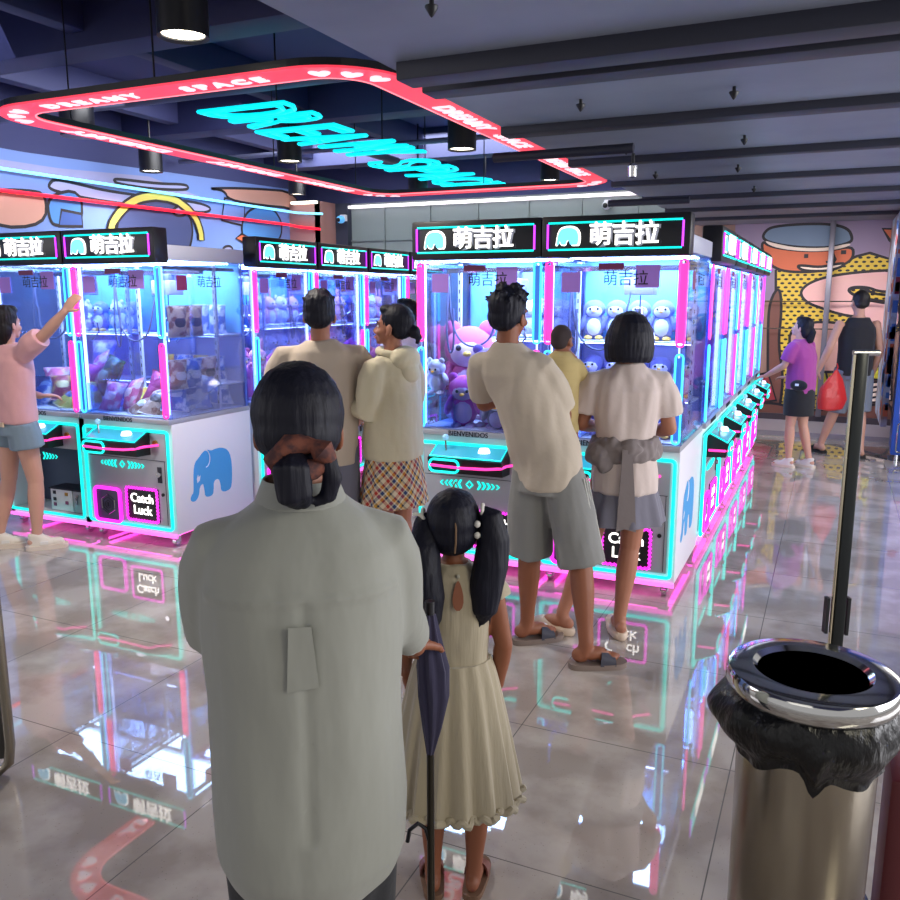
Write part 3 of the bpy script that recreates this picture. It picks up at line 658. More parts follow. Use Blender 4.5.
def machine(mirror=False, open_door=False, yaw_carriage=0.0, has_front_text=True):
    t = empty('claw_machine')
    # lower cabinet
    mb = MB()
    if not open_door:
        mb.box2((-HW, .012, .09), (HW, DEP, .855), M['white'], .006)
    else:
        mb.box2((-HW, .012, .09), (-HW + .03, DEP, .855), M['white']); mb.box2((HW - .03, .012, .09), (HW, DEP, .855), M['white'])
        mb.box2((-HW, .30, .09), (HW, DEP, .855), M['white']); mb.box2((-HW, .012, .09), (HW, .3, .13), M['white']); mb.box2((-HW, .012, .62), (HW, .3, .855), M['white'])
    mb.build('cabinet', t)
    if not open_door:
        d = MB().box2((-.355, -.006, .15), (.355, .014, .785), M['silver'], .004)
        d.box2((-.345, -.0085, .60), (.345, -.004, .603), M['ink']); d.box2((.335, -.0085, .16), (.338, -.004, .60), M['ink'])
        door = d.build('front_door', t)
        mb = MB()
        for z in (.51,): mb.tube([(.29, -.006, z), (.29, -.02, z)], .016, M['chrome'], 12); mb.box2((.272, -.012, z - .06), (.308, -.005, z + .05), M['darkpanel'], .002); mb.tube([(.29, -.012, z), (.29, -.024, z + .0)], .018, M['chrome'], 14)
        mb.build('lock', door)
        MB().tube([(.31, -.006, .37), (.31, -.014, .37)], .012, M['black'], 12).build('key_lock', door)
        # prize door with pink frame
        px, pz, ps = -.195, .255, .235
        mb = MB().box2((px - .112, -.012, pz - .112), (px + .112, -.004, pz + .112), mat('prize_flap', (82, 80, 108), .35, .4), .004)
        pd = mb.build('prize_door', t)
        MB().tube([(x, -.017, z) for x, z in rrect(px, pz, .235, .235, .03)], .013, M['magenta'], 8, closed=True).build('neon_frame', pd)
        mb = MB()
        for rr, w in ((.072, .005), (.052, .006), (.030, .006)):
            hx = [(px + rr * math.sin(a * PI / 3) * .95, pz + rr * math.cos(a * PI / 3)) for a in range(6)]
            mb.tube([(x, -.014, z) for x, z in hx], w / 2, M['chrome'] if rr > .06 else M['ink'], 4, closed=True)
        mb.box((px, -.014, pz), (.012, .004, .03), M['ink']); mb.build('hexagon_emblem', pd)
        # Catch Luck sign
        cx, cz = .125, .285
        mb = MB().box2((cx - .145, -.014, cz - .118), (cx + .145, -.004, cz + .118), M['black'], .003)
        cs = mb.build('catch_luck_sign', t)
        base = rrect(cx, cz, .275, .228, .012, 3); zig = []
        P = [Vector(p) for p in base]
        for i in range(len(P)):
            a, b = P[i], P[(i + 1) % len(P)]; L = (b - a).length; k = max(1, int(L / .012)); nn = Vector((b - a).orthogonal()).normalized() if L > 1e-6 else Vector((0, 0))
            for j in range(k): zig.append(a.lerp(b, j / k) + nn * (.004 if (len(zig) % 2) else -.004))
        MB().tube([(p.x, -.019, p.y) for p in zig], .0085, M['magenta'], 6, closed=True).build('neon_frame', cs)
        add_mesh('lettering', TXT_CATCH, M['lettering'], cs, T3(cx, -.018, cz - .0) @ FRONT)
    else:
        mb = MB().box2((-.36, .25, .14), (.36, .27, .62), mat('cavity_dark', (62, 64, 92), .5)); mb.build('inner_wall', t)
        u = MB().box2((-.02, .05, .135), (.20, .2, .30), mat('unit_case', (200, 198, 205), .4), .004).build('control_unit', t)
        mb = MB().box2((-.03, .045, .295), (.34, .2, .305), M['ink']); mb.box2((.21, .05, .135), (.33, .2, .295), mat('unit_case2', (150, 150, 160), .4), .004)
        for x, z, c in ((.01, .27, 'ink'), (.01, .22, 'ink'), (.01, .18, 'maroon'), (.13, .265, 'gold'), (.13, .20, 'maroon')): mb.box2((x, .044, z - .012), (x + .025, .052, z + .012), M[c])
        mb.tube([(.25, .04, .2), (.25, .04, .25), (.27, .04, .27)], .008, M['chrome'], 6); mb.build('unit_panel', t)
        MB().box2((-.36, -.006, .62), (.36, .014, .785), M['silver'], .004).build('upper_panel', t)
    # teal frame
    MB().tube([(x, -.010, z) for x, z in rrect(0, .465, .755, .675, .022)], .0105, M['teal'], 8, closed=True).build('neon_frame', t)
    # controller box
    c = MB()
    c.add([(-.26, .0, .64), (.22, .0, .64), (.22, -.13, .645), (-.26, -.13, .645), (-.26, .0, .80), (.22, .0, .80), (.22, -.145, .735), (-.26, -.145, .735)],
          [(0, 1, 2, 3), (4, 7, 6, 5), (3, 2, 6, 7), (0, 3, 7, 4), (1, 5, 6, 2), (0, 4, 5, 1)], M['black'])
    ctl = c.build('controller', t, smooth=False)
    mb = MB(); mb.add([(-.255, -.005, .803), (.215, -.005, .803), (.215, -.14, .741), (-.255, -.14, .741)], [(0, 3, 2, 1)], mat('deck_cyan', (70, 170, 200), .15, emis=.30, ergb=(40, 200, 220)))
    mb.tube([(-.25, -.01, .808), (.21, -.01, .808), (.21, -.135, .745), (-.25, -.135, .745)], .0045, M['teal'], 6, closed=True); mb.build('deck', ctl)
    MB().tube([(-.27, -.02, .69), (-.262, -.12, .69), (-.24, -.148, .69), (-.05, -.150, .685), (.12, -.148, .69), (.215, -.138, .70), (.228, -.08, .705), (.30, -.012, .712)], .0085, M['pink'], 8).build('neon_tube', ctl)
    MB().tube([(x, -.148, z) for x, z in rrect(-.15, .69, .19, .075, .03)], .008, M['teal'], 6, closed=True).build('neon_ring', ctl)
    mb = MB().tube([(-.17, -.07, .77), (-.172, -.072, .845)], .007, M['chrome'], 8); mb.ell((-.172, -.072, .852), .019, neon('ball_blue', (150, 200, 235), .5)); mb.build('joystick', ctl)
    MB().lathe([(0, .03), (.028, .028), (.036, .012), (.038, 0)], (.08, -.07, .772), neon('button_white', (240, 235, 255), 1.2), 20).build('push_button', ctl)
    MB().tube([(.27, -.006, .725), (.27, -.02, .725)], .018, M['gold'], 16).build('coin_knob', t)
    # chevrons
    mb = MB()
    for k in range(1, 6):
        for s in (-1, 1):
            x = -.04 + s * (.018 + k * .031); h = .030 - .003 * k; w = .010 if k > 3 else .014
            pts = [(x, h), (x + s * w, h), (x + s * (w + .016), 0), (x + s * w, -h), (x, -h), (x + s * .016, 0)]
            mb.poly(pts if s > 0 else pts[::-1], .003, M['teal'], T3(0, -.010, .555) @ FRONT)
    mb.tube([(-.04, -.011, .578), (-.018, -.011, .555), (-.04, -.011, .532), (-.062, -.011, .555)], .005, M['teal'], 4, closed=True)
    mb.build('chevron_light', t)
    # counter ledge, text
    MB().box2((-HW, -.012, .85), (HW, DEP, .885), M['silver'], .004).build('counter', t)
    add_mesh('lettering', TXT_BIEN, M['ink'], t, T3(-.05, -.0135, .867) @ FRONT)
    # side emblems (elephants)
    for s in (-1, 1):
        T = Matrix(((0, 0, s, s * (HW + .0005)), (s, 0, 0, DEP * .45), (0, 1, 0, .46), (0, 0, 0, 1)))
        mb = MB().poly([(p[0] * .46, p[1] * .36) for p in smooth_poly(elephant_pts(), 1)], .0012, M['elephant'], T)
        ear = [(-.12 + .10 * math.sin(a * PI / 8) - .0, .30 + .17 * math.cos(a * PI / 8) * 1) for a in range(0, 9)]
        mb.tube([T @ Vector((p[0] * .46, p[1] * .36, .001)) for p in ear], .004, M['white'], 4)
        mb.poly([(p[0] * .05 - .135, p[1] * .05 - .028) for p in [(-.3, -.4), (.2, -.1), (.4, .6), (0, .4), (-.1, .8), (-.4, .2)]], .0016, M['white'], T)
        mb.build('elephant_emblem', t, smooth=False)
    # upper frame
    for x in (-HW + .012, HW - .012):
        for y in (.02, DEP - .02): MB().box2((x - .012, y - .012, .885), (x + .012, y + .012, 1.93), M['acrylic']).build('corner_post', t, smooth=False)
    for (sx, top, bot) in ((-1, 'pink', 'cyan'), (1, 'pink' if mirror else 'cyan', 'cyan' if mirror else 'pink')):
        x = sx * (HW - .030)
        neon_bar(x, .0, 1.425, 1.885, top, t, top == 'pink'); neon_bar(x, .0, .895, 1.385, bot, t, bot == 'pink')
    # top box, led panel, header
    mb = MB().box2((-HW, .06, 1.925), (HW, DEP, 2.02), mat('top_frame', (175, 178, 195), .4), .004); mb.build('top_box', t)
    for x in (-HW + .038, HW - .042): MB().box2((x, .030, .91), (x + .004, .055, 1.88), M['sidefill']).build('side_fill', t, smooth=False)  # glowing strips added to brighten the lower interior
    mb = MB().box2((-.34, .10, 1.915), (.34, .74, 1.924), M['led']); mb.build('led_panel', t, smooth=False)
    hd = MB().box2((-HW - .004, -.05, 1.905), (HW + .004, .075, 2.125), M['black'], .01).build('header_sign', t)
    mb = MB()
    for z in (1.945, 2.088): mb.tube([(-.362, -.056, z), (.362, -.056, z)], .0058, M['teal'], 6)
    mb.tube([(-.366, -.056, 1.95), (-.366, -.056, 2.083)], .0062, M['purple'], 6); mb.tube([(.366, -.056, 1.95), (.366, -.056, 2.083)], .0062, M['purple'], 6)
    mb.build('neon_frame', hd)
    add_mesh('lettering', TXT_HDR, M['lettering'], hd, T3(.055, -.060, 2.016) @ FRONT)
    add_mesh('letter_outline', TXT_OUT, M['outline'], hd, T3(.062, -.052, 2.013) @ FRONT)
    mb = MB().poly([(p[0] * .15, p[1] * .115) for p in smooth_poly(head_logo_pts(), 1)], .003, M['lettering'], T3(-.247, -.051, 2.016) @ FRONT)
    mb.poly([(p[0] * .13, p[1] * .098) for p in smooth_poly(head_logo_pts(), 1)], .003, M['logoblue'], T3(-.250, -.055, 2.014) @ FRONT)
    mb.build('elephant_logo', hd, smooth=False)
    # back wall with two shelves
    mb = MB().box2((-HW + .01, DEP - .03, .885), (HW - .01, DEP - .01, 1.925), M['shelfblue'])
    mb.box2((-HW + .02, DEP - .034, 1.43), (HW - .02, DEP - .03, 1.915), M['backblue'])
    mb.build('back_panel', t, smooth=False)
    for z in (1.42, 1.07):
        MB().box2((-HW + .025, DEP - .27, z - .012), (HW - .025, DEP - .03, z), M['shelf'], .002).build('shelf', t)
        MB().box2((-HW + .06, DEP - .265, z - .017), (HW - .06, DEP - .255, z - .0125), neon('shelf_fill_glow', (200, 215, 255), 22.0)).build('shelf_fill', t, smooth=False)  # thin glowing strip added under each shelf to lift the dim lower part
    for x in (-.355, .355):
        mb = MB(); mb.box2((x - .012, DEP - .29, .885), (x + .012, DEP - .27, 1.9), M['shelf'])
        for k in range(16): mb.box2((x - .003, DEP - .292, .93 + k * .06), (x + .003, DEP - .289, .955 + k * .06), M['ink'])
        mb.build('slotted_post', t, smooth=False)
    MB().box2((-.37, .02, .885), (.37, DEP - .04, .893), M['shelf']).build('prize_floor', t)
    # acrylic prize chute
    mb = MB().box2((-.37, .03, .893), (-.17, .034, 1.10), M['acrylic']); mb.box2((-.17, .03, .893), (-.166, .26, 1.10), M['acrylic']); mb.box2((-.37, .256, .893), (-.17, .26, 1.10), M['acrylic'])
    mb.build('prize_chute', t, smooth=False)
    # gantry, carriage, claw, cable
    g = MB(); gy = .42
    g.box2((-.37, gy - .02, 1.84), (.37, gy + .02, 1.87), M['chrome']); g.box2((-.36, .06, 1.865), (-.34, .78, 1.89), M['chrome']); g.box2((.34, .06, 1.865), (.36, .78, 1.89), M['chrome'])
    gn = g.build('gantry_rail', t, smooth=False)
    cxx = .06
    cr = MB().box2((cxx - .085, gy - .07, 1.70), (cxx + .085, gy + .07, 1.80), mat('carriage_lilac', (170, 165, 220), .4), .006); cr.box2((cxx - .06, gy - .05, 1.80), (cxx + .06, gy + .05, 1.845), mat('carriage_blue', (110, 115, 215), .4), .004)
    cr = cr.build('carriage', t)
    for pts in ([(-.33, gy - .1, 1.82), (-.31, gy - .1, 1.55), (-.24, gy - .12, 1.42), (-.14, gy - .12, 1.38), (-.04, gy - .11, 1.44), (.0, gy - .09, 1.60), (.02, gy - .06, 1.74)],
                [(-.33, gy - .1, 1.82), (-.335, gy - .12, 1.50), (-.32, gy - .12, 1.36), (-.30, gy - .12, 1.34), (-.285, gy - .12, 1.42), (-.30, gy - .1, 1.65)]):
        S = []
        for i in range(len(pts) - 1):
            for k in range(5):
                p0 = Vector(pts[max(i - 1, 0)]); p1 = Vector(pts[i]); p2 = Vector(pts[i + 1]); p3 = Vector(pts[min(i + 2, len(pts) - 1)]); u = k / 5
                S.append(.5 * ((2 * p1) + (p2 - p0) * u + (2 * p0 - 5 * p1 + 4 * p2 - p3) * u * u + (3 * p1 - p0 - 3 * p2 + p3) * u ** 3))
        MB().tube(S, .0065, mat('cable_grey', (96, 100, 140), .5), 6).build('cable', t)
    cl = MB().tube([(cxx, gy, 1.70), (cxx, gy, 1.60)], .004, M['ink'], 6); cl.tube([(cxx, gy, 1.62), (cxx, gy, 1.52)], .024, M['chrome'], 14)
    cw = cl.build('claw', t)
    for k in range(3):
        a = k * 2 * PI / 3 + .5; d = Vector((math.cos(a), math.sin(a), 0)); o3 = Vector((cxx, gy, 0))
        MB().tube([o3 + d * .02 + Vector((0, 0, 1.54)), o3 + d * .085 + Vector((0, 0, 1.50)), o3 + d * .095 + Vector((0, 0, 1.43)), o3 + d * .04 + Vector((0, 0, 1.37))], .006, M['chrome'], 6).build('claw_finger', cw)
    # glass
    MB().box2((-HW + .03, .010, .885), (HW - .03, .015, 1.905), M['glass']).build('glass_pane', t, smooth=False)
    for s in (-1, 1):
        x = s * (HW - .006); MB().box2((x - .0025, .035, .885), (x + .0025, DEP - .035, 1.925), M['glass']).build('glass_pane', t, smooth=False)
    add_mesh('glass_lettering', TXT_GL, M['ink'], t, T3(.06, .009, 1.785) @ FRONT)
    mb = MB().box2((-.09, .006, 1.838), (.05, .009, 1.872), M['maroon']); mb.build('sticker', t, smooth=False)
    for x, z, w, h in ((-.30, 1.77, .11, .11), (.115, 1.80, .13, .12)):
        MB().box2((x, .0095, z - h / 2), (x + w, .0099, z + h / 2), mat('lilac_film', (172, 128, 225), .5)).build('sticker', t, smooth=False)
    T = Matrix(((0, 0, 1, HW - .002), (1, 0, 0, DEP * .55), (0, 1, 0, 1.785), (0, 0, 0, 1)))
    add_mesh('glass_lettering', TXT_GL, M['ink'], t, T)
    MB().box2((HW - .0025, .14, 1.73), (HW - .002, .24, 1.83), M['maroon']).build('sticker', t, smooth=False)
    # casters and the pink light strip under the cabinet
    for x in (-HW + .06, HW - .06):
        for y in (.06, DEP - .08): caster(x, y, t)
    MB().box2((-HW + .0, -.004, .070), (HW - .0, .012, .092), neon('skirt_pink', (255, 110, 220), 1.5)).build('light_skirt', t, smooth=False)
    MB().box2((-HW + .02, .03, .080), (HW - .02, .06, .0885), M['underpink']).build('under_light', t, smooth=False)
    for s in (-1, 1): MB().box2((s * (HW - .055), .06, .080), (s * (HW - .025), DEP - .04, .0885), M['underpink']).build('under_light', t, smooth=False)
    return t
def put(t, loc, rz, label, group):
    t.location = loc; t.rotation_euler = (0, 0, rz); tag(t, label, 'claw machine', group); return t
G1 = 'claw machines of the left island'; G2 = 'claw machines of the right island'
base = machine(); basem = machine(mirror=True); baseo = machine(open_door=True)
LX = -3.95; RX = -.71
MACH = {}
MACH['L2'] = put(base, (LX - HW, 4.22, 0), 0, 'claw machine full of snack bags at the left island corner, blue elephant on side', G1)
MACH['L1'] = put(baseo, (LX - HW - .815, 4.22, 0), 0, 'claw machine with open lower cabinet behind the woman reaching up, leftmost', G1)
side_desc = ['nearest', 'second', 'third', 'fourth']
for i in range(4):
    o = copy_tree(base); MACH['LF%d' % i] = put(o, (LX, 5.14 + .415 + i * .83, 0), R_(90), 'claw machine on the aisle side of left island, %s one in line' % side_desc[i], G1)
o = copy_tree(base); MACH['R1'] = put(o, (RX - HW - .81, 4.62, 0), 0, 'claw machine at the left front of right island, behind the father', G2)
MACH['R2'] = put(basem, (RX - HW, 4.62, 0), 0, 'claw machine at right front corner of right island, before the bob-haired woman', G2)
sd = ['nearest', 'second', 'middle', 'fourth', 'farthest']
for i in range(5):
    o = copy_tree(basem if i % 2 == 0 else base); MACH['RF%d' % i] = put(o, (RX, 5.50 + .435 + i * .87, 0), R_(90), 'claw machine on the right side of right island, %s of the receding row' % sd[i], G2)
# lit end cabinet of the right row
t = empty('end_cabinet', (RX - .42, 9.90, 0), 0, 'tall white end cabinet with vertical purple neon closing the right island', 'cabinet')
MB().box2((-.40, 0, .03), (.40, .16, 2.1), M['white'], .006).build('body', t)
MB().box2((.395, .02, .9), (.42, .05, 2.05), neon('end_purple', (150, 80, 255), 1.6)).build('neon_tube', t)
MB().box2((.395, .02, .1), (.42, .05, .88), M['teal']).build('neon_tube', t)

# ------------------------------------------------------------------ prizes
def W(mk, x, y, z):
    o = MACH[mk]; r = o.rotation_euler.z; c, s = math.cos(r), math.sin(r)
    return Vector((o.location.x + x * c - y * s, o.location.y + x * s + y * c, z))
def plush_proto(name, body, belly, face, extra=None, ear=None, small=False):
    t = empty(name)
    mb = MB().ell((0, 0, .075), (.062, .055, .078)); mb.ell((0, 0, .175), (.066, .058, .058))
    mb.ell((-.062, -.008, .10), (.02, .03, .05), rot=Euler((0, .35, 0))); mb.ell((.062, -.008, .10), (.02, .03, .05), rot=Euler((0, -.35, 0)))
    if ear == 'round':
        for s in (-1, 1): mb.ell((s * .045, 0, .225), (.022, .012, .022))
    if ear == 'long':
        for s in (-1, 1): mb.ell((s * .03, 0, .26), (.014, .01, .045))
    mb.build('body', t, body)
    MB().ell((0, -.022, .075), (.047, .040, .058)).build('belly', t, belly)
    MB().ell((0, -.026, .168), (.050, .038, .040)).build('face', t, face)
    for s in (-1, 1):
        MB().ell((s * .022, -.062, .180), .0075, u=8, v=6).build('eye', t, M['ink'])
        MB().ell((s * .032, -.04, .012), (.025, .038, .014), u=10, v=6).build('foot', t, extra or belly)
    MB().ell((0, -.067, .166), (.011, .012, .007), u=8, v=6).build('beak', t, mat('beak_yellow', (240, 190, 90), .6))
    return t
def fab(n, rgb): return mat('plush_' + n, rgb, .9, sheen=.3)
P = {}
P['penguin'] = plush_proto('penguin_plush', fab('blue', (120, 128, 200)), fab('white', (235, 235, 250)), fab('white', (235, 235, 250)), mat('beak_yellow', (240, 190, 90), .6))
P['white'] = plush_proto('chick_plush', fab('cream', (225, 222, 245)), fab('white', (235, 235, 250)), fab('white', (235, 235, 250)), ear='round')
P['pink'] = plush_proto('bunny_plush', fab('pink', (240, 160, 205)), fab('white', (235, 235, 250)), fab('pale', (250, 215, 230)), ear='long')
P['pinkbear'] = plush_proto('bear_plush', fab('rose', (232, 110, 170)), fab('pale', (250, 215, 230)), fab('pale', (250, 215, 230)), ear='round')
P['purple'] = plush_proto('bear_plush', fab('violet', (135, 105, 205)), fab('lilac', (190, 175, 230)), fab('lilac', (190, 175, 230)), ear='round')
P['magenta'] = plush_proto('bear_plush', fab('magenta', (205, 75, 200)), fab('lilac', (190, 175, 230)), fab('lilac', (190, 175, 230)), ear='round')
P['grey'] = plush_proto('bear_plush', fab('grey', (118, 115, 150)), fab('lilac', (190, 175, 230)), fab('white', (235, 235, 250)), ear='round')
P['green'] = plush_proto('frog_plush', fab('green', (120, 170, 90)), fab('white', (235, 235, 250)), fab('white', (235, 235, 250)), ear='round')
PN = {k: p for k, p in P.items()}
used = set()
def put_plush(kind, mk, x, y, z, s, rz, label, group, tilt=(0, 0)):
    o = P[kind]
    if kind in used: o = copy_tree(P[kind])
    used.add(kind)
    p = W(mk, x, y, z); o.location = p; o.scale = (s, s, s)
    o.rotation_euler = (tilt[0], tilt[1], MACH[mk].rotation_euler.z + rz)
    tag(o, label, 'plush toy', group); return o
def snack_proto(body, patch, band):
    t = empty('snack_bag'); mb = MB(); w, h, d = .080, .105, .046; N = 9; vs = []; fs = []
    for sgn in (-1, 1):
        for j in range(N):
            for i in range(N):
                u = i / (N - 1) * 2 - 1; v = j / (N - 1) * 2 - 1
                b = max(0, (1 - u * u)) ** .7 * max(0, (1 - v * v)) ** .6; pin = 1 - .16 * (1 - v * v)
                vs.append((u * w * pin, sgn * (d * b + .0012), h + v * h + .003 * math.cos(u * 18) * (abs(v) == 1)))
    for q in (0, 1):
        for j in range(N - 1):
            for i in range(N - 1):
                a = q * N * N + j * N + i; f = (a, a + 1, a + N + 1, a + N); fs.append(f if q == 0 else f[::-1])
    mb.add(vs, fs); mb.build('pouch', t, body)
    MB().ell((.0, -.036, .10), (.042, .013, .040), u=14, v=8).build('print', t, patch)
    for z in (.004, .206): MB().box2((-w, -.003, z - .008), (w, .003, z + .006)).build('crimp', t, band)
    return t
SB = {}
FOIL2 = {'blue': (225, 230, 250), 'orange': (160, 96, 70), 'brown': (232, 214, 196), 'yellow': (236, 170, 60), 'white': (110, 130, 215), 'pink': (250, 220, 232), 'red': (225, 170, 90), 'magenta': (225, 70, 160), 'green': (90, 150, 120)}
def foil(n, rgb): return mat('foil_' + n, rgb, .3, .15, bump=((30, 30, 30), .6, .02), mottle=((16, FOIL2[n], .50, .58) if n in FOIL2 else None))
for k, a, b, c in (('blue', (80, 110, 200), (225, 230, 245), (230, 235, 250)), ('orange', (232, 196, 170), (70, 50, 62), (245, 238, 232)), ('brown', (178, 128, 108), (225, 220, 225), (235, 225, 220)),
                   ('yellow', (225, 215, 90), (90, 120, 200), (240, 235, 180)), ('white', (215, 215, 235), (90, 110, 190), (190, 200, 235)), ('pink', (232, 105, 165), (245, 215, 225), (240, 180, 205)),
                   ('red', (170, 60, 80), (235, 215, 160), (200, 120, 120)), ('magenta', (205, 50, 140), (225, 80, 160), (225, 90, 170)), ('green', (40, 80, 62), (150, 190, 160), (60, 110, 90))):
    SB[k] = snack_proto(foil(k, a), foil(k + 'p', b), foil(k + 'c', c))
sused = set()
def put_bag(kind, mk, x, y, z, s, rz, label, group, tilt=(0, 0)):
    o = SB[kind]
    if kind in sused: o = copy_tree(SB[kind])
    sused.add(kind)
    o.location = W(mk, x, y, z); o.scale = (s, s, s); o.rotation_euler = (tilt[0], tilt[1], MACH[mk].rotation_euler.z + rz)
    tag(o, label, 'snack bag', group); return o
rnd = random.Random(3)
US, LS, FL = 1.42, 1.07, .893
COLN = {'blue': 'blue and white', 'orange': 'tan and white', 'brown': 'brown', 'yellow': 'yellow', 'white': 'silvery white', 'pink': 'pink', 'red': 'dark red', 'magenta': 'plain magenta', 'green': 'dark green'}
# L2: shelves of snack bags, pile below
def shelf_bags(mk, z, seq, where, grp, s=1.0):
    for k, (x, kind) in enumerate(seq):
        put_bag(kind, mk, x, DEP - .12, z, s, rnd.uniform(-.15, .15), '%s snack bag standing %s' % (COLN[kind], where[k] if isinstance(where, list) else where), grp)
shelf_bags('L2', US, [(.09, 'blue'), (.24, 'blue')], ['on the upper shelf of corner machine, left one', 'on upper shelf of corner machine, right one'], 'snack bags on the upper shelf of the corner machine', 1.0)
shelf_bags('L2', LS, [(-.26, 'yellow'), (-.10, 'blue'), (.06, 'yellow'), (.22, 'blue')], ['at left end of lower shelf, corner machine', 'between yellow bags on lower shelf, corner machine', 'right of blue bag on lower shelf, corner machine', 'at right end of lower shelf, corner machine'], 'snack bags on the lower shelf of the corner machine', .9)
# side rack of L2 seen through its side pane
for z, seq in ((US, ((.14, 'orange'), (.30, 'orange'))), (LS, ((.12, 'brown'), (.27, 'blue'), (.42, 'orange')))):
    for y, kind in seq:
        put_bag(kind, 'L2', .33, y + .06, z, 1.0 if z == US else .95, R_(75), '%s snack bag on %s side rack above the elephant, %s' % (COLN[kind], 'upper' if z == US else 'lower', {.14: 'nearer front', .30: 'farther back', .12: 'first', .27: 'middle one', .42: 'last'}[y]), 'snack bags on the side rack of the corner machine')
t = empty('side_rack', W('L2', .31, .34, 0), 0, 'clear side rack holding snack bags behind the side glass above elephant', 'rack')
for z in (US, LS): MB().box2((-.05, -.30, z - .012), (.07, .22, z - .002)).build('rack_shelf', t, M['acrylic'], smooth=False)
def pile(mk, items, fn, desc, grp):
    for k, (kind, x, y, z, s, rz, tx, ty) in enumerate(items): fn(kind, mk, x, y, z, s, rz, desc(k, kind), grp, (tx, ty))
pile('L2', [('pink', -.27, .12, FL, 1.05, .2, -.5, .1), ('pink', -.12, .16, FL + .02, 1.1, -.3, -.5, -.2), ('magenta', .02, .22, FL, 1.35, .2, -.3, .35), ('orange', .14, .10, FL, 1.2, .3, -.9, .2), ('white', .2, .3, FL + .04, 1.5, -.2, -.7, .5),
            ('brown', -.02, .08, FL, 1.0, -.5, -1.1, .3), ('yellow', -.2, .3, FL + .02, .9, .5, -.9, 0), ('blue', .3, .16, FL + .03, 1.2, .9, -.5, .1), ('white', .30, .42, FL + .02, 1.25, 1.2, -.5, .1), ('blue', .32, .62, FL + .03, 1.3, 1.3, -.4, .1), ('orange', .05, .5, FL + .02, 1.2, .3, -.6, 0), ('brown', .24, .5, FL + .02, 1.1, 1.5, -.6, .2)], put_bag,
     lambda k, kind: '%s snack bag piled in corner machine, %s' % (COLN[kind], ['left front', 'left centre behind first pink', 'middle, large and round', 'right front corner', 'large one leaning on the right', 'flat in the front middle', 'half buried at left', 'by the side glass near front', 'by the side glass centre', 'by the side glass at back', 'centre back', 'right back'][k]), 'snack bags piled in the corner machine')
pile('L1', [('yellow', .20, .10, FL, 1.2, .2, -1.2, .1), ('yellow', .05, .12, FL + .01, 1.2, -.4, -1.2, .2), ('yellow', .27, .22, FL + .04, 1.1, .9, -1.0, .2), ('magenta', .08, .28, FL + .08, 1.2, .3, -.5, .2), ('green', .26, .34, FL + .08, 1.4, -.3, -.4, .2), ('pink', .13, .42, FL + .13, 1.3, -.3, -.4, -.3), ('white', .05, .55, FL + .2, 1.3, .3, -.3, 0), ('red', .02, .2, FL + .05, 1.1, .8, -.8, 0), ('pink', -.15, .3, FL + .05, 1.2, .8, -.6, 0), ('white', -.2, .15, FL, 1.2, .1, -.8, 0)], put_bag,
     lambda k, kind: '%s snack bag piled in the leftmost machine, %s' % (COLN[kind], ['front right', 'front middle', 'right side behind first', 'middle', 'right, tall', 'top of the pile', 'back left of pile', 'front left', 'left back', 'left front'][k]), 'snack bags piled in the leftmost machine')
shelf_plush = lambda mk, z, xs, kinds, where, grp, s=1.0: [put_plush(kinds[k % len(kinds)], mk, x, DEP - .13, z, s, rnd.uniform(-.2, .2), where[k] if isinstance(where, list) else where, grp) for k, x in enumerate(xs)]
shelf_plush('L1', US, (-.25, -.08, .1, .26), ['white', 'penguin'], ['white plush toy at the left end of upper shelf in leftmost machine', 'blue penguin plush second on upper shelf in leftmost machine', 'white plush toy third on upper shelf in leftmost machine', 'blue penguin plush at the right end of upper shelf in leftmost machine'], 'toys on the leftmost machine upper shelf')
# R2 penguins
ordn = ['far left', 'second from left', 'middle', 'second from right', 'far right']
shelf_plush('R2', US, (-.29, -.145, 0, .145, .29), ['penguin'], ['blue penguin plush, %s on upper shelf above the bob-haired woman' % w for w in ordn], 'penguins on the upper shelf of the right front machine', 1.08)
shelf_plush('R2', LS, (-.29, -.145, 0, .145, .29), ['penguin'], ['blue penguin plush, %s on lower shelf behind the bob-haired woman' % w for w in ordn], 'penguins on the lower shelf of the right front machine', 1.08)
pile('R2', [('purple', -.1, .2, FL, 1.1, .2, .2, 0), ('penguin', .1, .15, FL, 1.1, -.3, .2, 0), ('magenta', -.28, .35, FL, 1.2, .3, 0, 0), ('penguin', .28, .2, FL, 1.1, .6, 0, .2), ('penguin', .25, .4, FL, 1.2, .8, 0, 0), ('magenta', .05, .38, FL, 1.1, .1, 0, 0)], put_plush,
     lambda k, kind: 'plush toy on the floor of right front corner machine, %s' % ['purple left front', 'blue penguin centre front', 'magenta at the left', 'blue penguin right front', 'blue penguin right back', 'magenta in the middle'][k], 'plush toys on the floor of the right front machine')
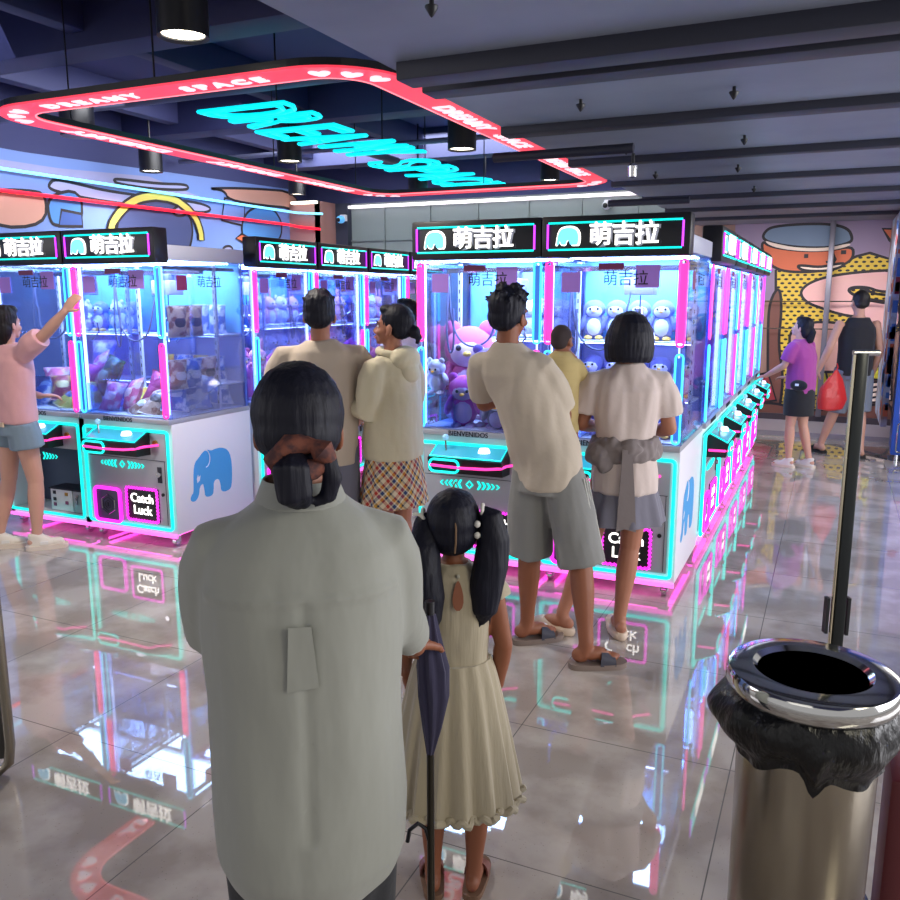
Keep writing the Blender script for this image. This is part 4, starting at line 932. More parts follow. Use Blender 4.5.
# R1
shelf_plush('R1', US, (-.08, .07, .22, .34), ['white'], ['white plush on the upper shelf behind the father, %s' % w for w in ('first from left', 'second from left', 'third from left', 'last at right end')], 'white toys on the upper shelf behind the father', 1.05)
shelf_plush('R1', LS, (.0, .16, .30), ['white', 'penguin'], ['white plush toy on lower shelf left of the father', 'blue penguin plush on lower shelf just behind the father', 'white plush toy at the right end of lower shelf behind the father'], 'toys on the lower shelf behind the father', 1.05)
put_plush('green', 'R1', -.03, .45, LS + .02, .5, 0, 'little green toy above the white plush in machine left of the father', None)
put_plush('pinkbear', 'R1', -.28, .55, FL, 2.6, .3, 'big pink-red plush standing at the left inside the machine beside plaid skirt woman', None)
pile('R1', [('purple', -.08, .3, FL + .14, 1.5, .4, .2, .1), ('magenta', -.15, .16, FL, 1.4, .3, .2, 0), ('magenta', .02, .2, FL, 1.3, -.3, .1, 0), ('grey', .09, .14, FL, 1.15, .2, .4, 0), ('purple', .2, .3, FL + .1, 1.3, -.3, 0, 0), ('white', .12, .35, FL + .1, 1.2, 0, 0, 0), ('magenta', .25, .12, FL, 1.2, 0, .2, 0), ('white', -.3, .1, FL + .21, .9, 0, .2, 0)], put_plush,
     lambda k, kind: 'plush toy piled in the machine left of the father, %s' % ['large violet one on top', 'magenta at left front', 'magenta in the middle front', 'grey one at front', 'violet at the right back', 'white one behind', 'magenta at right front', 'small white one on the chute'][k], 'plush toys piled in the left front machine of the right island')
# flanks
for i in range(4):
    mk = 'LF%d' % i; dd = ['nearest', 'second', 'third', 'fourth'][i]
    shelf_plush(mk, US, (-.27, -.09, .09, .27), ['white', 'pink'], ['%s plush on upper shelf, %s aisle-side machine of left island, %s' % (c, dd, w) for c, w in (('white', 'near end'), ('pink', 'near middle'), ('white', 'far middle'), ('pink', 'far end'))], 'toys on the upper shelves of the left island aisle side', 1.15)
    shelf_plush(mk, LS, (-.27, -.09, .09, .27), ['pink', 'white'] if i % 2 == 0 else ['white'], ['light plush on lower shelf, %s aisle-side machine of left island, %s' % (dd, w) for w in ('near end', 'near middle', 'far middle', 'far end')], 'toys on the lower shelves of the left island aisle side', 1.15)
    for k, (x, y, z, s) in enumerate(((-.25, .2, FL, 1.2), (-.02, .16, FL, 1.3), (.22, .2, FL, 1.2), (-.12, .38, FL + .1, 1.2), (.12, .4, FL + .1, 1.2), (.3, .42, FL + .05, 1.1))):
        put_plush(['pinkbear', 'pink', 'magenta'][(k + i) % 3], mk, x, y, z, s, rnd.uniform(-.5, .5), 'pink plush piled in the %s aisle-side machine of left island, %s' % (dd, ['near front', 'front middle', 'far front', 'near back', 'back middle', 'far back'][k]), 'pink plush piles of the left island aisle side', (.15, 0))
for i in range(5):
    mk = 'RF%d' % i; dd = sd[i]
    for z, wz in ((US, 'upper'), (LS, 'lower')):
        if i < 2: shelf_plush(mk, z, (-.27, -.09, .09, .27), ['grey', 'purple'], ['%s plush on %s shelf of the %s machine in right-hand row, %s' % (c, wz, dd, w) for c, w in (('grey', 'near end'), ('violet', 'near middle'), ('grey', 'far middle'), ('violet', 'far end'))], 'toys on the shelves of the right-hand row', 1.15)
    for k, (x, y, z, s) in enumerate(((-.25, .2, FL, 1.2), (-.02, .16, FL, 1.2), (.22, .2, FL, 1.2), (0, .4, FL, 1.3))):
        put_plush(['grey', 'white', 'purple', 'penguin'][(k + i) % 4], mk, x, y, z, s, rnd.uniform(-.5, .5), 'plush toy on the floor of the %s machine in right-hand row, %s' % (dd, ['near front', 'front middle', 'far front', 'at the back'][k]), 'plush toys on the floors of the right-hand row', (.1, 0))
for d in (P, SB):
    for k, o in d.items():
        if 'label' not in o:
            for c in kids(o): bpy.data.objects.remove(c)
            bpy.data.objects.remove(o)
# ------------------------------------------------------------------ people
def xf(mb, Mx):
    mb.v = [tuple(Mx @ Vector(v)) for v in mb.v]; return mb
def seg(mb, a, b, r0, r1, k=5, bulge=0.0):
    a = Vector(a); b = Vector(b); d = (b - a).normalized() if (b - a).length > 1e-6 else Vector((0, 0, 1))
    pts = [a - d * r0 * .75, a - d * r0 * .4] ; rad = [r0 * .5, r0 * .88]
    for i in range(k + 1):
        u = i / k; pts.append(a.lerp(b, u)); rad.append(r0 + (r1 - r0) * u + bulge * math.sin(PI * min(1, u * 1.35)) )
    pts += [b + d * r1 * .4, b + d * r1 * .75]; rad += [r1 * .88, r1 * .5]
    mb.tube(pts, 0, None, 14, rad=rad)
def hand(mb, w, d, nrm, s, curl=.5, ts=1):
    d = Vector(d).normalized(); nrm = Vector(nrm); nrm = (nrm - d * nrm.dot(d)).normalized(); sd = d.cross(nrm).normalized(); w = Vector(w)
    Rm = Matrix((sd, d, nrm)).transposed()
    mb.ell(w + d * .045 * s, (.038 * s, .052 * s, .016 * s), rot=Rm.to_euler())
    for i, L in enumerate((.066, .078, .072, .056)):
        off = (-.028 + .0187 * i) * ts * -1
        p = w + d * .082 * s + sd * off * s; pts = [p - d * .03 * s, p]; rad = [.0095 * s, .0095 * s]; dd = d.copy(); a = 0
        for k, f in enumerate((.45, .30, .25)):
            a += curl * (.55 + .35 * k); dd = (d * math.cos(a) + nrm * math.sin(a)); p = p + dd * L * f * s; pts.append(p); rad.append((.0088 - .0011 * k) * s)
        mb.tube(pts, 0, None, 10, rad=rad)
    b = w + d * .022 * s + sd * .026 * ts * s; t1 = b + (d * .55 + sd * ts * .75 + nrm * .25).normalized() * .038 * s; t2 = t1 + (d * .85 + sd * ts * .25 + nrm * .45).normalized() * .032 * s
    mb.tube([w + d * .01 * s, b, t1, t2], 0, None, 10, rad=[.012 * s, .013 * s, .010 * s, .0078 * s])
def foot(mb, ank, yaw, s, z0=0.0):
    Mx = T3(ank[0], ank[1], z0) @ Matrix.Rotation(yaw, 4, 'Z') @ Matrix.Scale(s, 4)
    f = MB(); f.ell((0, -.025, .035), (.030, .042, .036)); f.ell((0, .035, .040), (.034, .075, .032)); f.ell((.0, .10, .022), (.040, .055, .020))
    f.tube([(0, -.01, .03), (0, 0, max(.09, (ank[2] - z0) / s))], 0, None, 12, rad=[.034, .034])
    for i in range(5): f.ell(((-.030 + .015 * i), .150 - .006 * i * i * .6, .012), ((.0095 if i else .012), .019, .010))
    xf(f, Mx); mb.add(f.v, f.f)
OUTL = [(-.034, -.065), (.0, -.078), (.034, -.065), (.042, .0), (.048, .09), (.044, .150), (.018, .182), (-.015, .180), (-.042, .145), (-.046, .08), (-.038, 0)]
def shoe(kind, ank, yaw, s, parent, mt, sole_m, accent=None):
    Mx = T3(ank[0], ank[1], 0) @ Matrix.Rotation(yaw, 4, 'Z') @ Matrix.Scale(s, 4)
    if kind == 'slide':
        mb = MB(); o = smooth_poly([(x * 1.12, y * 1.05) for x, y in OUTL], 2); mb.poly(o, .026, sole_m); xf(mb, Mx)
        r = mb.build('sandal', parent)
        st = MB(); vs = []; fs = []
        for j, y in enumerate((.055, .08, .105, .128)):
            for i in range(13):
                a = PI * i / 12; h = (.066 - j * .009)
                for q in (1.0, .86): vs.append((-.052 * math.cos(a) * q, y + (.012 * math.sin(a) if j < 2 else 0), .020 + h * q * math.sin(a) ** .7))
        for j in range(3):
            for i in range(12):
                a = (j * 13 + i) * 2; b = a + 26; fs += [(a, a + 2, b + 2, b), (a + 1, b + 1, b + 3, a + 3)]
                if j == 0: fs.append((a, a + 1, a + 3, a + 2))
                if j == 2: fs.append((b, b + 2, b + 3, b + 1))
        st.add(vs, fs, mt); xf(st, Mx); b = st.build('strap', r)
        if accent:
            e = MB(); e.box((0, .092, .083), (.03, .014, .004), accent, rot=Euler((-.3, 0, .4))); xf(e, Mx); e.build('emblem', b)
    elif kind == 'clog':
        mb = MB(); n = 20
        mb.rings([(0, .05, 0, .044, .118), (0, .05, .022, .050, .128), (0, .05, .045, .048, .122)], mt, 28)
        mb.ell((0, .105, .045), (.047, .072, .036), mt); xf(mb, Mx)
        me = MB(); me.v, me.f = mb.v, mb.f; me.m = [0] * len(mb.f)
        r = blob(me, 'clog', mt, .006, 3, parent=parent)
    elif kind == 'sneaker':
        mb = MB(); o = smooth_poly([(x * 1.12, y * 1.05) for x, y in OUTL], 2); mb.poly(o, .030, sole_m); xf(mb, Mx); r = mb.build('sneaker', parent)
        u = MB(); u.rings([(0, .05, .022, .044, .115), (0, .045, .05, .042, .105), (0, .02, .075, .038, .075), (0, -.01, .10, .036, .05), (0, -.012, .115, .034, .044)]); u.ell((0, .11, .04), (.042, .062, .034)); xf(u, Mx)
        blob(u, 'upper', mt, .006, 3, parent=r)
        l = MB()
        for k in range(4): l.tube([(-.022, .055 + k * .018, .084 - k * .009), (0, .055 + k * .018, .092 - k * .009), (.022, .055 + k * .018, .084 - k * .009)], .003, None, 6)
        xf(l, Mx); l.build('laces', r, accent or mt)
        if accent: e = MB(); e.box((.046, .04, .05), (.006, .05, .02), accent); xf(e, Mx); e.build('side_stripe', r)
def head_shells(mb, Mh, s, child=False):
    h = MB()
    h.ell((0, -.012, .125), (.074, .093, .090)); h.ell((0, .028, .075), (.058, .062, .082)); h.ell((0, .032, .032), (.045, .052, .036)); h.ell((0, .072, .008), (.020, .018, .014))
    h.tube([(0, .078, .104), (0, .098, .075), (0, .108, .058)], 0, None, 10, rad=[.007, .010, .013])
    for q in (-1, 1):
        h.ell((q * .012, .096, .056), (.009, .012, .008)); h.ell((q * .030, .074, .114), (.024, .012, .007)); h.ell((q * .036, .062, .062), (.022, .022, .02))
        h.ell((q * .077, -.008, .080), (.008, .019, .031), rot=Euler((0, 0, q * .35))); h.ell((q * .072, .0, .06), (.008, .012, .012))
    h.ell((0, .088, .034), (.022, .012, .0065)); h.ell((0, .086, .024), (.018, .012, .0065))
    xf(h, Mh); mb.add(h.v, h.f)
def face_parts(par, Mh, s, brow):
    for q in (-1, 1):
        e = MB(); e.ell((q * .030, .071, .093), (.0125, .0105, .0085)); xf(e, Mh); eo = e.build('eye', par, M['eyewhite'])
        i = MB(); i.ell((q * .030, .080, .093), (.006, .003, .006), u=10, v=6); xf(i, Mh); i.build('iris', eo, M['iris'])
        b = MB(); b.tube([(q * .014, .087, .115), (q * .032, .085, .121), (q * .050, .070, .115)], .0032, None, 6); xf(b, Mh); b.build('eyebrow', par, brow)
    l = MB(); l.tube([(-.021, .090, .029), (-.008, .100, .032), (0, .100, .030), (.008, .100, .032), (.021, .090, .029)], 0, None, 8, rad=[.003, .005, .0045, .005, .003]); xf(l, Mh); l.build('lips', par, M['lip'])
DEF = dict(pel=(0, 0, .93), wai=(0, 0, 1.06), che=(0, 0, 1.25), nek=(0, -.01, 1.43), hipL=(-.085, 0, .90), hipR=(.085, 0, .90), kneL=(-.09, .01, .49), kneR=(.09, .01, .49), ankL=(-.09, -.02, .09), ankR=(.09, -.02, .09),
           shL=(-.165, 0, 1.365), shR=(.165, 0, 1.365), elL=(-.215, -.02, 1.11), elR=(.215, -.02, 1.11), wrL=(-.22, .03, .87), wrR=(.22, .03, .87))
class Person:
    def __init__(p, loc, rz, H, label, skin, head=(0, 0, 0), hdir=None, voxel=.0065, wide=1.0, head_s=1.0, feet=(0, 0), sole=.026, hands=None, cat='person', z=0.0, neck_r=.052, **J):
        p.s = H / 1.7; s = p.s; p.J = {k: Vector(J.get(k, v)) * s for k, v in DEF.items()}
        for k in p.J: pass
        p.root = empty('person', (loc[0], loc[1], z), R_(rz), label, cat); p.skin = skin
        p.wide = wide; p.feet = feet; p.voxel = voxel
        J = p.J; mb = MB()
        hp = J['nek'] + Vector((0, .012, .045)) * s
        p.Mh = Matrix.Translation(hp) @ Euler((R_(head[0]), R_(head[1]), R_(head[2]))).to_matrix().to_4x4() @ Matrix.Scale(s * head_s, 4)
        p.torso(mb, [(.85, .12, .09), (.90, .150, .11), (.95, .158, .115), (1.06, .130, .095), (1.16, .145, .105), (1.27, .148, .10), (1.34, .140, .085), (1.39, .095, .065), (1.43, .06, .055)])
        mb.tube([J['nek'] - Vector((0, 0, .04)) * s, J['nek'] + Vector((0, 0, .01)) * s, hp + (p.Mh.to_3x3() @ Vector((0, 0, .04)))], 0, None, 14, rad=[neck_r * 1.15 * s, neck_r * s, neck_r * .95 * s])
        head_shells(mb, p.Mh, s)
        for q in 'LR':
            i = 0 if q == 'L' else 1; sg = -1 if q == 'L' else 1
            seg(mb, J['hip' + q], J['kne' + q], .084 * s * wide, .054 * s); seg(mb, J['kne' + q], J['ank' + q], .050 * s, .034 * s, bulge=.010 * s)
            foot(mb, J['ank' + q], R_(feet[i]), s, sole * s)
            seg(mb, J['sh' + q] - Vector((0, 0, .015 * s)), J['el' + q], .045 * s, .037 * s); seg(mb, J['el' + q], J['wr' + q], .038 * s, .025 * s, bulge=.004 * s)
            hd = (hands or {}).get(q)
            if hd: hand(mb, J['wr' + q], hd[0], hd[1], s, hd[2], -sg if len(hd) < 4 else hd[3])
            else: hand(mb, J['wr' + q], (J['wr' + q] - J['el' + q]), (-sg, 0.1, 0), s, .35, 1)
        p.body = blob(mb, 'body', skin, voxel, 2, parent=p.root)
        p.face = face_parts(p.root, p.Mh, s, M['hair'])
    def spine(p, z):
        J = p.J; P = [J['pel'], J['wai'], J['che'], J['nek']]
        yw = lambda a, b: math.atan2((J[b] - J[a]).y, (J[b] - J[a]).x)
        yh, ys = yw('hipL', 'hipR'), yw('shL', 'shR')
        if z <= P[0].z: x, y = P[0].x, P[0].y
        elif z >= P[3].z: x, y = P[3].x, P[3].y
        else:
            for a, b in zip(P, P[1:]):
                if z <= b.z: u = (z - a.z) / (b.z - a.z); x, y = a.lerp(b, u)[:2]; break
        u = min(1, max(0, (z - P[0].z) / (P[3].z - P[0].z)))
        return x, y, yh + (ys - yh) * u
    def torso(p, mb, prof, fn=None, power=2.2, n=36, dxy=(0, 0)):
        s = p.s; R = []
        for q in prof:
            z, rx, ry = q[:3]; x, y, yw = p.spine(z * s); ox = q[3] if len(q) > 3 else 0; oy = q[4] if len(q) > 4 else 0
            R.append((x + ox * s, y + oy * s, z * s, rx * s * p.wide, ry * s * p.wide, yw))
        mb.rings(R, None, n, fn, power)
    def sleeve(p, mb, q, f, r0, r1, flare=0.0):
        J = p.J; a, b, c = J['sh' + q], J['el' + q], J['wr' + q]; s = p.s
        nk = J['nek'] - Vector((0, 0, .055 * s)); a_ = a - Vector((0, 0, .010 * s))
        pts = [nk.lerp(a_, .30), nk.lerp(a_, .62), a_.lerp(b, .03)]; L = min(1, f); k = 4
        for i in range(1, k + 1): pts.append(a.lerp(b, .03 + (L - .03) * i / k))
        if f > 1:
            for i in range(1, 4): pts.append(b.lerp(c, (f - 1) * i / 3))
        n = len(pts); rad = [.045 * s, .058 * s, r0 * s * .84] + [(r0 + (r1 - r0) * i / (n - 4) + flare * (i / (n - 4)) ** 2) * s * (.93 if i == 0 else 1) for i in range(n - 3)]
        mb.tube(pts, 0, None, 16, rad=rad)
    def cloth(p, mb, name, mt, amp=.004, fr=(9, 9, 3.5), voxel=.009, smooth=4, seed=0, extra=None):
        s = p.s
        def disp(co, nr):
            v = noise.noise(Vector((co.x * fr[0] + seed, co.y * fr[1], co.z * fr[2]))) * amp * 2
            v += noise.noise(Vector((co.x * fr[0] * 2.7 + seed, co.y * fr[1] * 2.7 + 5, co.z * fr[2] * 2.2))) * amp * .8
            if extra: v += extra(co)
            return v * s
        return blob(mb, name, mt, voxel, smooth, disp, p.root)
    def hair(p, mb, name='hair', voxel=.0065, mt=None, fr=55, amp=.0035, smooth=1, parent=None):
        xf(mb, p.Mh); c0 = p.Mh @ Vector((0, -.01, .1))
        def disp(co, nr):
            d = co - c0; a = math.atan2(d.y, d.x)
            return noise.noise(Vector((a * fr * .22, d.z * 5, 2.0))) * amp + noise.noise(Vector((a * fr * .5, d.z * 9, 7))) * amp * .5
        return blob(mb, name, mt or M['hair'], voxel, smooth, disp, parent or p.root)
def cap_short(front=.070, low=.03):
    h = MB(); h.ell((0, -.022, .138), (.082, .096, .088)); h.ell((0, -.050, .085), (.074, .060, .062)); h.ell((0, .03, .185), (.060, .055, .035))
    for q in (-1, 1): h.ell((q * .066, -.02, .105), (.016, .045, .045))
    return h
def cap_short2():
    h = MB(); h.ell((0, -.022, .132), (.079, .094, .086)); h.ell((0, -.046, .088), (.072, .058, .058)); return h
knit = lambda n, rgb, **k: mat('cloth_' + n, rgb, .85, bump=((22, 22, 22), .25, .01), sheen=.15, **k)

# 1 foreground woman -----------------------------------------------------------------
p = Person((-.858, 1.235), 34, 1.585, 'woman in loose grey-white shirt and black trousers in the foreground, low tied hair', M['skin3'], voxel=.006, head=(-6, 0, -4), wide=1.08,
           elL=(-.190, .05, 1.165), elR=(.190, .05, 1.165), wrL=(-.04, .22, 1.10), wrR=(.245, .18, 1.03), shL=(-.170, 0, 1.355), shR=(.170, 0, 1.355),
           hands={'L': ((.9, .3, 0), (0, -1, 0), .5), 'R': ((.1, .8, -.2), (0, 0, -1), 1.2)})
mb = MB()
p.torso(mb, [(.595, .07, .09), (.61, .125, .125), (.65, .165, .145), (.70, .182, .160), (.80, .186, .165), (.92, .182, .158), (1.04, .180, .15), (1.16, .186, .15), (1.27, .186, .14), (1.34, .176, .125), (1.39, .135, .105), (1.42, .100, .088), (1.45, .070, .068)], power=2.2)
for q in 'LR': p.sleeve(mb, q, 1.65 if q == 'R' else 1.8, .070, .046)
SH = mat('cloth_grey_shirt', (148, 150, 143), .8, bump=((5, 5, 2.2), .5, .03), sheen=.2)
def pleat(co):
    v = 0
    if co.y < 0:
        v += -.006 * math.exp(-((co.x - .0) / .010) ** 2) * (co.z < 1.19 and co.z > .75)
        v += .006 * math.exp(-((co.z - 1.19) / .007) ** 2) * (abs(co.x) < .17)
    return v
sh = p.cloth(mb, 'shirt', SH, .0035, (7, 7, 2.5), .0085, 4, 3, pleat)
s = p.s
c = MB()   # collar band and folded collar
c.rings([(0, -.008 * s, 1.425 * s, .074 * s, .070 * s), (0, -.006 * s, 1.455 * s, .070 * s, .066 * s), (0, -.002, 1.474 * s, .068 * s, .064 * s), (0, -.002, 1.476 * s, .072 * s, .068 * s), (0, -.012, 1.435 * s, .088 * s, .084 * s), (0, -.014, 1.43 * s, .084 * s, .08 * s)], None, 36, caps=False)
c.build('collar', sh, SH)
c = MB(); c.poly([(-.018, 0), (.020, 0), (.030, -.11), (-.024, -.115)], .0015, None, T3(-.008, -.1655 * s, 1.235 * s) @ Matrix.Rotation(R_(89), 4, 'X')); c.build('box_pleat', sh, SH)
mb = MB()
mb.rings([(0, 0, .50 * s, .13 * s, .10 * s), (0, 0, .62 * s, .165 * s, .13 * s), (0, 0, .80 * s, .165 * s, .13 * s)])
for q, sx in (('L', -1), ('R', 1)):
    mb.tube([p.J['hip' + q], p.J['kne' + q], p.J['ank' + q] + Vector((0, 0, .02))], 0, None, 16, rad=[.105 * s, .085 * s, .07 * s])
p.cloth(mb, 'trousers', knit('black_trouser', (20, 21, 28)), .003, voxel=.010)
for i, q in enumerate('LR'): shoe('sneaker', p.J['ank' + q], 0, s, p.root, knit('black_shoe', (30, 30, 34)), mat('sole_white', (210, 208, 205), .6))
h = MB(); h.ell((0, -.020, .126), (.090, .102, .100)); h.ell((0, -.035, .090), (.084, .085, .066)); h.ell((0, .02, .17), (.07, .07, .045)); p.hair(h, fr=80, amp=.002)
h = MB()
h.tube([(.0, -.105, .055), (-.005, -.125, .03), (.0, -.12, -.02), (.015, -.105, -.04)], 0, None, 14, rad=[.02, .035, .034, .014])
h.tube([(.03, -.10, .05), (.058, -.11, .045), (.066, -.105, .01), (.055, -.10, -.025), (.03, -.10, -.04)], 0, None, 12, rad=[.014, .018, .019, .017, .010]); p.hair(h, 'hair_bun', .005)
h = MB(); h.tube([(.045 * math.cos(a * PI / 6) + .012, -.116 - .006 * math.sin(a * PI / 2), .048 + .024 * math.sin(a * PI / 6)) for a in range(12)], 0, None, 12, closed=True, rad=[.019 + .006 * math.sin(a * 2.2) for a in range(12)])
xf(h, p.Mh); h.build('hair_scrunchie', p.root, mat('scrunchie_rust', (118, 66, 52), .8, mottle=(60, (70, 42, 44), .4, .6)))

# umbrella held between her and the girl
t = empty('folded_umbrella', (-.772, 1.592, 0), R_(34), 'dark purple folded umbrella with thin shaft between the woman and the girl', 'umbrella')
mb = MB(); mb.rings([(0, 0, .66, .008, .008), (0.005, 0, .72, .020, .018), (.008, 0, .80, .032, .028), (.006, 0, .87, .034, .030), (0, 0, .95, .022, .020), (0, 0, 1.0, .012, .012)], None, 40, lambda u, a: 1 + .16 * math.sin(7 * a + u * 3)); mb.build('canopy', t, knit('umbrella_purple', (48, 45, 74)))
MB().tube([(0, 0, .02), (0, 0, .66)], .009, None, 10).build('shaft', t, mat('shaft_dark', (52, 48, 40), .3, .6))
MB().tube([(0, 0, .99), (0, 0, 1.03)], .011, None, 10).build('handle', t, M['black'])
MB().tube([(0, 0, .42), (-.012, 0, .47), (-.03, 0, .485), (-.05, 0, .47), (-.055, 0, .44)], .005, None, 8).build('strap', t, M['black'])

# 2 girl -----------------------------------------------------------------------------
p = Person((-.892, 1.99), 24, 1.18, 'little girl in pale tulle dress with long black pigtails, beside the foreground woman', M['skin3'], voxel=.0055, head_s=1.24, head=(0, 0, -6), sole=.015, neck_r=.045,
           nek=(0, -.01, 1.40), shL=(-.150, 0, 1.34), shR=(.150, 0, 1.34), elL=(-.20, .0, 1.08), elR=(.20, .01, 1.08), wrL=(-.20, .12, .90), wrR=(.185, .10, .86), kneL=(-.085, .02, .47), kneR=(.105, .02, .47), ankL=(-.085, -.03, .085), ankR=(.085, -.03, .085), feet=(5, -12))
s = p.s
DR = mat('cloth_tulle', (176, 165, 142), .85, bump=((60, 60, 3), .35, .01), sheen=.3)
mb = MB(); p.torso(mb, [(1.0, .140, .105), (1.08, .142, .108), (1.2, .150, .115), (1.30, .150, .112), (1.36, .125, .098), (1.40, .088, .080), (1.43, .066, .064)])
for q in 'LR': p.sleeve(mb, q, .22, .066, .072)
p.cloth(mb, 'dress_bodice', DR, .003, (16, 16, 8), .006, 3, 2)
def tul(u, a): return 1 + (.020 + .045 * u) * math.sin(17 * a + .8 * math.sin(3 * a)) * (1 - 0) + .015 * u * math.sin(31 * a)
R = []
for i in range(13):
    u = 1 - i / 12; z = 1.03 - .60 * u ** 1.0; r = .148 + .125 * u ** .8; R.append((0, 0, z * s, r * s, r * .82 * s))
mb = MB(); mb.rings(R, None, 150, lambda u, a: tul(1 - u, a)); sk = mb.build('skirt', p.root, DR)
mb = MB(); rr = []; N = 180
for i in range(N):
    a = 2 * PI * i / N; f = tul(1, a) * (1 + .02 * math.sin(45 * a)); rr.append((.272 * s * f * math.cos(a), .272 * .82 * s * f * math.sin(a), (.435 + .008 * math.sin(38 * a)) * s))
mb.tube(rr, .011, None, 8, closed=True); mb.build('ruffle_hem', sk, DR)
mb = MB(); kh = [(.014 * math.cos(a * PI / 7) * (1 - .35 * math.sin(a * PI / 7)), .040 * math.sin(a * PI / 7)) for a in range(14)]
mb.poly(kh, .002, None, T3(.012, -.120 * s, 1.325 * s) @ Matrix.Rotation(R_(80), 4, 'X')); mb.build('keyhole_skin', p.body, M['skin3'])
MB().ell((.012, -.098 * s, 1.395 * s), (.006, .005, .006), u=10, v=8).build('button', p.root, mat('pearl_button', (170, 166, 150), .5))
h = MB(); h.ell((0, -.018, .125), (.086, .104, .097)); h.ell((0, -.035, .085), (.080, .082, .07)); h.ell((0, .03, .175), (.062, .055, .035)); p.hair(h, amp=.002)
h = MB(); h.tube([(0, .055, .226), (0, -.01, .2245), (.006, -.065, .203), (.014, -.103, .165), (.020, -.120, .12), (.020, -.1235, .08), (.016, -.117, .045)], .0028, None, 6); xf(h, p.Mh); h.build('hair_parting', p.root, mat('scalp', (120, 92, 66), .7))
for q in (-1, 1):
    h = MB(); z0 = .155 if q > 0 else .135
    qq = q; q = q * (1.0 if q > 0 else .66); yb = 0 if qq > 0 else -.055
    h.tube([(q * .088, -.03, z0), (q * .118, -.035, z0 - .01), (q * .128, -.04, z0 - .08), (q * .122, -.045, z0 - .16), (q * .105, -.05, z0 - .24), (q * .10, -.055, z0 - .31), (q * .095, -.055, z0 - .36)], 0, None, 16, rad=[.020, .036, .050, .054, .054, .042, .006])
    for k, (dx, dy, dz) in enumerate(((-.03, .01, -.30), (.0, -.02, -.33), (.03, .01, -.31), (.015, .02, -.37), (-.015, -.01, -.375), (-.045, -.01, -.29))):
        h.tube([(q * .108, -.05, z0 - .18), (q * .105 + dx * .8, -.05 + dy, z0 + dz * .8), (q * .1 + dx * 1.2, -.055 + dy, z0 + dz)], 0, None, 8, rad=[.022, .016, .002])
    h.v = [(x, y + yb * min(1, max(0, (z0 - z) / .1)), z) for x, y, z in h.v]; q = qq
    tl = p.hair(h, 'pigtail', .0055, fr=60, amp=.003)
    b = MB()
    b.tube([(q * .093, -.03 + .022 * math.cos(a), z0 + .022 * math.sin(a)) for a in [k * PI / 6 for k in range(12)]], .006, None, 8, closed=True)
    if q < 0: b.tube([(q * .108 - .024 * math.cos(a), -.060, z0 - .01 + .024 * math.sin(a)) for a in [R_(x) for x in range(60, 290, 20)]], .006, None, 8)
    else:
        for kz in (-.03, -.065): b.ell((q * .080, -.070, z0 + kz), (.010, .008, .011))
    xf(b, p.Mh); b.build('hair_tie', tl, mat('tie_white', (225, 222, 215), .5))
for i, q in enumerate('LR'): shoe('slide', p.J['ank' + q], R_(p.feet[i]), s, p.root, mat('strap_rose', (120, 70, 60), .5), mat('sole_tan', (120, 90, 70), .7))

# 3 father ---------------------------------------------------------------------------
p = Person((-1.20, 3.66), 8, 1.74, 'man in beige t-shirt and grey striped shorts carrying a toddler, seen from behind', M['skin3'], head=(0, 4, -22), feet=(-56, -68), wide=.93,
           pel=(.04, 0, .93), wai=(-.01, -.01, 1.06), che=(-.07, -.02, 1.25), nek=(-.155, -.02, 1.435), hipL=(-.04, .02, .88), hipR=(.11, -.02, .88), kneL=(-.05, .06, .49), kneR=(.20, -.02, .49), ankL=(-.06, .08, .115), ankR=(.25, -.12, .115),
           shL=(-.275, .0, 1.365), shR=(.02, -.05, 1.355), elL=(-.30, .14, 1.15), elR=(.09, .03, 1.10), wrL=(-.12, .26, 1.22), wrR=(.08, .26, 1.12), hands={'L': ((.9, .3, .2), (0, -1, 0), .6), 'R': ((-.6, .6, 0), (0, 0, 1), .6)})
s = p.s
TB = knit('beige_tee', (190, 177, 160)); mb = MB()
p.torso(mb, [(.80, .160, .13), (.84, .170, .135), (.90, .178, .14), (1.06, .170, .13), (1.2, .178, .13), (1.31, .186, .125), (1.38, .165, .10), (1.42, .105, .08), (1.455, .066, .062)])
for q in 'LR': p.sleeve(mb, q, .78, .078, .074)
def diag(co): return .009 * math.sin(30 * (co.x * .8 - co.z * .55) + 2) * max(0, min(1, (1.15 - co.z) * 3))
p.cloth(mb, 'tshirt', TB, .008, (8, 8, 3.0), .0085, 4, 11, diag)
SG = knit('grey_shorts', (132, 132, 130)); mb = MB(); J = p.J
mb.rings([(J['pel'].x, J['pel'].y, .78 * s, .150 * s, .118 * s), (J['pel'].x, J['pel'].y, .85 * s, .138 * s, .11 * s), (J['pel'].x, J['pel'].y, .93 * s, .13 * s, .10 * s)])
for q in 'LR': a, b = J['hip' + q], J['kne' + q]; mb.tube([a + Vector((0, 0, .02)), a.lerp(b, .5), a.lerp(b, 1.08)], 0, None, 18, rad=[.088 * s, .106 * s, .112 * s])
so = p.cloth(mb, 'shorts', SG, .004, voxel=.009, smooth=3)
a, b = J['hipR'], J['kneR']
for k in (-.022, 0, .022):
    MB().tube([a.lerp(b, u) + Vector((.107 * s, k - .02, 0)) - Vector((abs(k - .02) * .3, 0, 0)) for u in (.05, .25, .5, .75, 1.04)], .004, None, 6).build('side_stripe', so, knit('stripe_light', (196, 196, 190)))
h = cap_short(); rn = random.Random(5)
